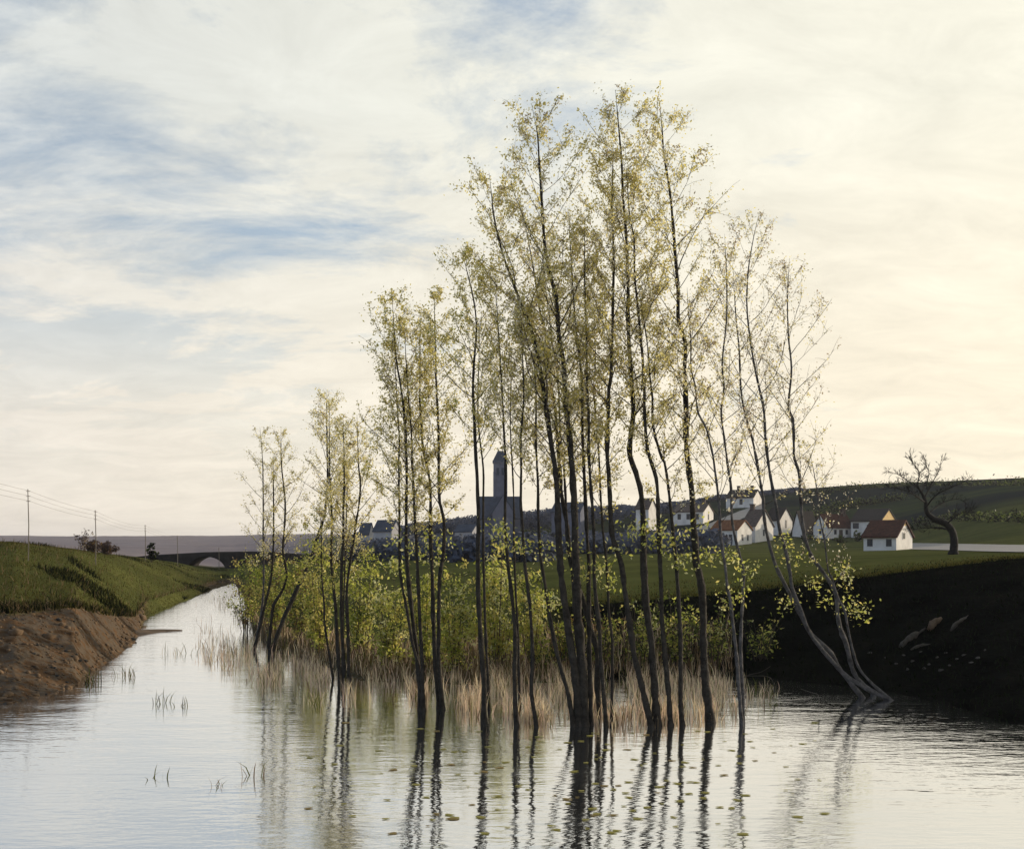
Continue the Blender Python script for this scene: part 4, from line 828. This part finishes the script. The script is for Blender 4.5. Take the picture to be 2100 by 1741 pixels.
# ------------------------------------------------------------------ reeds, grasses, undergrowth
def scatter(n, poly):
    """n survey points spread over rows and columns with a weight"""
    X = np.zeros(0); Y = np.zeros(0)
    while len(X) < n:
        x = rng.uniform(poly[0], poly[1], 4*n); y = rng.uniform(poly[2], poly[3], 4*n); k = rng.random(4*n) < poly[4](x, y)
        X = np.concatenate([X, x[k]]); Y = np.concatenate([Y, y[k]])
    return X[:n], Y[:n]
def reeds():
    def wt(x, y):
        lo = np.interp(x, [400, 520, 640, 760, 900, 1100, 1300, 1500, 1600], [1350, 1405, 1428, 1440, 1450, 1482, 1486, 1470, 1450])
        hi = np.interp(x, [400, 470, 520, 640, 900, 1500, 1600], [1222, 1222, 1290, 1340, 1392, 1390, 1400])
        dn = np.interp(x, [400, 480, 600, 760, 1000, 1400, 1500, 1600], [.16, .6, .8, .8, 1, 1, .6, .15])
        cl = np.clip(0.30+1.1*wobble(x*0.06, y*0.10), 0.02, 1)
        return np.where(y < hi, 0, dn*cl*np.where(y < lo, 1.0, np.clip(0.5-(y-lo)/22, 0, 1)))
    x, y = scatter(8500, (400, 1600, 1222, 1500, wt)); d = wd(y)
    B1 = np.stack([(x-1050)/F*d, d, np.full(len(d), -.12)], 1); h1 = rng.uniform(.12, .62, len(d))*rng.uniform(.7, 1.25, len(d))*np.interp(x, [400, 900, 1500, 1600], [.8, 1, .85, .5])+.08
    # dry stalks on the low bank behind
    x = rng.uniform(500, 1500, 5200); d = np.interp(x, CU, CD[:, 2])+rng.uniform(0, 4.0, 5200)
    B2 = np.stack([(x-1050)/F*d, d, np.maximum(-.1, ground_many(x, d)-.05)], 1)
    B = np.vstack([B1, B2]); h = np.concatenate([h1, rng.uniform(.2, .7, 5200)]); n = len(B); dry = np.concatenate([rng.choice(4, p=(.42, .32, .18, .08), size=len(B1)), rng.choice(4, p=(.12, .15, .58, .15), size=5200)])
    o = blades('reed_bed', B, h, rng.uniform(.010, .024, n), np.full(n, .4), [MATS[q] for q in ('reed_straw', 'reed_pink', 'reed_brown', 'reed_green')], dry, None, np.array([0, 25.0, 0]))
    tag(o, 'dry straw and pinkish reeds standing in the shallows among the trunks', 'reeds', kind='stuff')
reeds()
def bank_grass():
    MG = [MATS['grass_green'], MATS['grass_olive'], MATS['grass_dark']]
    def lay(x, d): return np.stack([(x-1050)/F*d, d, ground_many(x, d)-.03], 1)
    n = 42000; x = rng.uniform(-60, 470, n)     # left slope
    D0 = np.interp(x, CU, CD[:, 3]); D1 = np.interp(x, CU, CD[:, 4]); Ds = np.where(x > 292, np.interp(x, CU, CD[:, 2])+.4, D0-.3); d = Ds+(D1+8-Ds)*rng.random(n)**1.6; B = lay(x, d)
    shade_streak = vnoise(B[:, 0]*0.30+d*0.16, d*0.12-B[:, 0]*0.05+40)+0.5*vnoise(B[:, 0]*.9, d*.6)  # slanting streaks of darker blades imitate tree shadows on the slope
    dark = (shade_streak > 0.38) | ((d < D0+.9) & (x < 292) & (rng.random(n) < .35)); q = rng.random(n)
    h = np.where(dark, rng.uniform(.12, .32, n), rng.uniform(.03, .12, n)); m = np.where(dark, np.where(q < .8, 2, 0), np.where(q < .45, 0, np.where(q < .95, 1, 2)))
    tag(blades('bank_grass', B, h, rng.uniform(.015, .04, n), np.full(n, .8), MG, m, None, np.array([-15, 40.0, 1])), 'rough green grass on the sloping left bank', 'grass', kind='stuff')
    n = 2600; x = rng.uniform(-60, 440, n); D0 = np.interp(x, CU, CD[:, 3]); D1 = np.interp(x, CU, CD[:, 4]); d = np.where(rng.random(n) < .35, D0+rng.normal(0, .35, n), D0+(D1-D0)*rng.random(n)**1.5); d = np.maximum(d, np.interp(x, CU, CD[:, 2])+.3)
    tag(blades('bank_weeds', lay(x, d), rng.uniform(.12, .42, n), rng.uniform(.012, .03, n), np.full(n, 1.0), [MATS['reed_brown'], MATS['grass_olive'], MATS['grass_dark']], rng.choice(3, p=(.4, .3, .3), size=n), None, np.array([-15, 40.0, 1])), 'dead weeds and tall stalks on the left bank', 'weeds', kind='stuff')
    n = 15000; x = rng.uniform(1080, 2140, n); d = np.interp(x, CU, CD[:, 3])+rng.uniform(-.6, 1.0, n)+14*rng.random(n)**3; B = lay(x, d)   # brow of the right bank
    tag(blades('meadow_grass', B, rng.uniform(.03, .13, n), rng.uniform(.02, .04, n), np.full(n, .9), MG, rng.choice(3, p=(.55, .25, .2), size=n), None, np.array([8, 38.0, 2])), 'short green grass along the brow of the right bank', 'grass', kind='stuff')
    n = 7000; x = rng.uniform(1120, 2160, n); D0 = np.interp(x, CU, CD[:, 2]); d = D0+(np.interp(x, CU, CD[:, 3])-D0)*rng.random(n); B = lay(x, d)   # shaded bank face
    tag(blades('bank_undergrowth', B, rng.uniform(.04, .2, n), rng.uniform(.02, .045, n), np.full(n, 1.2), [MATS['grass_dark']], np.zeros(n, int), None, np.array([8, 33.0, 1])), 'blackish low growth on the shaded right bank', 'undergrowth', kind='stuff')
bank_grass()

def tuft(x, y, n, h, spread, mats, label):
    d = wd(y); b = P(x, y, d); b[2] = 0
    q = b+np.concatenate([rng.normal(size=(n, 2))*spread, np.zeros((n, 1))-.08], 1)
    o = blades('reed_tuft', q, rng.uniform(.5, 1.1, n)*h, rng.uniform(.012, .024, n), np.full(n, .8), [MATS[k] for k in mats], rng.integers(0, len(mats), n), None, b)
    tag(o, label, 'reeds', 'tufts of reed out in open water')
G = ('reed_green', 'grass_dark')
tuft(334, 1442, 16, .45, .12, G, 'green reed tuft alone in open water between the left bank and the trunks')
tuft(368, 1448, 8, .36, .10, G, 'sparse reed tuft just right of the green tuft in open water')
tuft(258, 1386, 22, .48, .16, ('reed_brown', 'reed_green'), 'brown reed tuft in the water off the earth bank')
tuft(186, 1400, 40, .55, .15, ('reed_green', 'reed_brown', 'grass_dark'), 'thick olive reed tuft touching the earth bank')
tuft(359, 1342, 22, .55, .25, ('reed_green', 'reed_straw'), 'faint reed tuft farthest up the open river')
tuft(640, 1442, 20, .42, .15, ('reed_green', 'reed_straw'), 'yellowish reed tuft left of the five-stem clump')
tuft(511, 1592, 9, .42, .08, ('reed_green', 'reed_brown'), 'few reed blades lowest in the open water')
tuft(317, 1595, 6, .28, .08, ('reed_green',), 'two or three short blades in the near water on the left')
tuft(436, 1612, 6, .25, .10, ('reed_green', 'reed_brown'), 'thin short blades right of the short near ones')

def clods():
    n = 900; x = rng.uniform(-80, 296, n); D0 = np.interp(x, CU, CD[:, 2]); D1 = np.interp(x, CU, CD[:, 3]); d = D0-.1+(D1-D0+.2)*rng.random(n)**1.3
    c = np.stack([(x-1050)/F*d, d, ground_many(x, d)], 1); rad = np.exp(rng.normal(-3.35, .55, n))
    ico = np.array([(0, 0, 1), (.89, 0, .45), (.28, .85, .45), (-.72, .53, .45), (-.72, -.53, .45), (.28, -.85, .45), (.72, .53, -.45), (-.28, .85, -.45), (-.89, 0, -.45), (-.28, -.85, -.45), (.72, -.53, -.45), (0, 0, -1)])
    T = np.array([(0,1,2),(0,2,3),(0,3,4),(0,4,5),(0,5,1),(1,6,2),(2,7,3),(3,8,4),(4,9,5),(5,10,1),(2,6,7),(3,7,8),(4,8,9),(5,9,10),(1,10,6),(11,7,6),(11,8,7),(11,9,8),(11,10,9),(11,6,10)])
    V = c[:, None]+ico[None]*rad[:, None, None]*rng.uniform(.55, 1.35, (n, 12, 1))*np.array([1.2, 1.1, .7])
    f = (np.arange(n)[:, None, None]*12+T[None]).reshape(-1, 3); mi = np.repeat(rng.choice(2, p=(.93, .07), size=n), 20)
    tag(mesh_np('earth_clods', V.reshape(-1, 3), f, [MATS['mud'], MATS['stone']], mi, None, np.array([-14, 30.0, .5])), 'crumbled clods and small stones on the bare earth bank', 'clods', kind='stuff')
clods()

# mud spit running out from the earth bank
mb = MB(); sp = [(270, 1302), (300, 1297), (330, 1294), (360, 1293), (374, 1293)]; ws = [9, 6, 3.5, 2, .6]; V = []; f = []
for (x, y), w in zip(sp, ws):
    a = P(x, y-w, wd(y-w)); b = P(x, y+w, wd(y+w)); c = (a+b)/2; a[2] = b[2] = -.05; c[2] = .02+.035*w/2; V += [a, c, b]
for i in range(len(sp)-1): f += [(3*i, 3*i+1, 3*i+4, 3*i+3), (3*i+1, 3*i+2, 3*i+5, 3*i+4)]
mb.add(V, f); mb.build('mud_spit', MATS['mud'], None, P(300, 1297, wd(1297)), True)['kind'] = 'structure'

# ------------------------------------------------------------------ floating dabs imitating foliage reflections
def reflection_dabs():
    n = 14; V = [(0, 0, 0.004)]
    for k in range(n+1):
        a = 0.08+(2*math.pi-0.16)*k/n; r = 1+0.08*math.sin(3*a+1); V.append((math.cos(a)*r, math.sin(a)*r, 0.003*math.sin(2*a)**2))
    me = []
    for nm in ('dab_olive', 'dab_brown'):
        m = bpy.data.meshes.new('reflection_dab'); m.from_pydata(V, [], [(0, k, k+1) for k in range(1, n+1)]); m.materials.append(MATS[nm]); m.update(); me.append(m)
    def wt(x, y): return np.interp(x, [650, 800, 1000, 1450, 1650, 1760], [.15, .6, 1, .9, .35, .1])*np.interp(y, [1470, 1510, 1600, 1715], [.2, 1, .8, .6])
    for i, (x, y) in enumerate(zip(*scatter(170, (600, 1760, 1480, 1712, wt)))):
        p = P(x, y, wd(y)); br = random.random() < .25; o = bpy.data.objects.new('reflection_dab', me[int(br)]); link(o)
        s = random.uniform(.018, .048); o.location = (p[0], p[1], .008); o.scale = (s*1.7, s, .6); o.rotation_euler = (0, 0, random.gauss(0, .35)+random.choice((0, math.pi)))
        tag(o, 'small brown floating dab imitating a reflection of the foliage' if br else 'small olive floating dab imitating a reflection of the foliage', 'leaf', 'brown reflection dabs' if br else 'olive reflection dabs')
reflection_dabs()

# ------------------------------------------------------------------ things lying on the dark bank
def log(a, b, w, label, m='log_wood'):
    p, d = hit(*a); q, d2 = hit(*b); sc = d/F; p = p+[0, 0, w*sc*.4]; q = q+[0, 0, w*sc*.4]
    pts = np.array([p+(q-p)*t+np.array([0, 0, .04*math.sin(t*5)]) for t in np.linspace(0, 1, 9)])
    mb = MB(); mb.tube(pts, w*sc/2*np.interp(np.linspace(0, 1, 9), [0, .5, 1], [.75, 1, .35])*(1+.22*rng.normal(size=9)), 9, 0, .55); tag(mb.build('fallen_log', MATS[m], None, p, True), label, 'log', 'dead wood on the dark bank')
log((1846, 1332), (1898, 1290), 13, 'longest pale dead log slanting on the dark bank')
log((1950, 1296), (1986, 1262), 8, 'thin grey dead log farthest right on the dark bank')
log((1868, 1335), (1918, 1318), 6, 'short thin log below the tan stump')
def lump(x, y, w, h, label, m, group, name, seed):
    p, d = hit(x, y); sc = d/F; import bmesh
    bm = bmesh.new(); bmesh.ops.create_icosphere(bm, subdivisions=2, radius=1.0); r = random.Random(seed)
    for v in bm.verts:
        k = 1+.22*math.sin(v.co.x*3+seed)+.18*math.sin(v.co.y*4+seed*2)+r.uniform(-.08, .08); v.co = Vector((v.co.x*w*sc/2*k, v.co.y*w*sc/2*k, v.co.z*h*sc/2*k))
    me = bpy.data.meshes.new(name); bm.to_mesh(me); bm.free(); me.materials.append(MATS[m]); o = bpy.data.objects.new(name, me); link(o); o.location = p+np.array([0, 0, h*sc*.25]); tag(o, label, name.split('_')[-1], group)
log((1906, 1297), (1930, 1271), 17, 'broken tan log end beside the slanting pale log', 'stump_wood')
for i, (x, y) in enumerate([(1784, 1340), (1815, 1352), (1838, 1362), (1855, 1345), (1872, 1358), (1890, 1338), (1905, 1364), (1922, 1350), (1940, 1340), (1948, 1366), (1963, 1352), (1978, 1345), (1992, 1360), (2005, 1350), (2020, 1335), (1896, 1372), (1862, 1374), (1930, 1376)]):
    lump(x, y, random.uniform(5, 11), random.uniform(4, 7), 'small grey stone at the foot of the dark bank', 'stone', 'stones on the dark bank', 'bank_stone', i)
def stick(pts, w, label):
    q = smooth_path(np.array(pts, float), 12); d = wd(max(y for x, y in pts)+14); L3 = np.array([P(x, y, d) for x, y in q])
    mb = MB(); mb.tube(L3, np.linspace(w*d/F/2, w*d/F/5, 12), 5, 0, .1); tag(mb.build('dead_stick', MATS['log_wood'], None, L3[0], True), label, 'stick', 'bare sticks over the dark water')
stick([(1590, 1420), (1584, 1395), (1570, 1386), (1522, 1386)], 2.2, 'pale bare stick bent over the dark water right of the thin pale stems')
stick([(1512, 1400), (1535, 1384), (1560, 1378), (1580, 1366)], 2.0, 'pale bare stick rising to the right beside the thin pale stems')
stick([(1680, 1450), (1678, 1425), (1665, 1420), (1642, 1412)], 1.8, 'small bare stick below the reclining stems')

# ------------------------------------------------------------------ air
def haze():
    mb = MB(); mb.box((0, 2000, 23.5), (8400, 4400, 53)); o = mb.build('haze', [], None, np.array([0, 2000.0, 23.5])); o['kind'] = 'stuff'
    m = bpy.data.materials.new('haze_air'); m.use_nodes = True; nt = m.node_tree; nt.nodes.clear()
    v = nt.nodes.new('ShaderNodeVolumePrincipled'); v.inputs['Color'].default_value = (0.86, 0.86, 0.95, 1); v.inputs['Density'].default_value = 0.00013; v.inputs['Anisotropy'].default_value = 0.2
    out = nt.nodes.new('ShaderNodeOutputMaterial'); nt.links.new(v.outputs[0], out.inputs['Volume']); o.data.materials.clear(); o.data.materials.append(m)
haze()
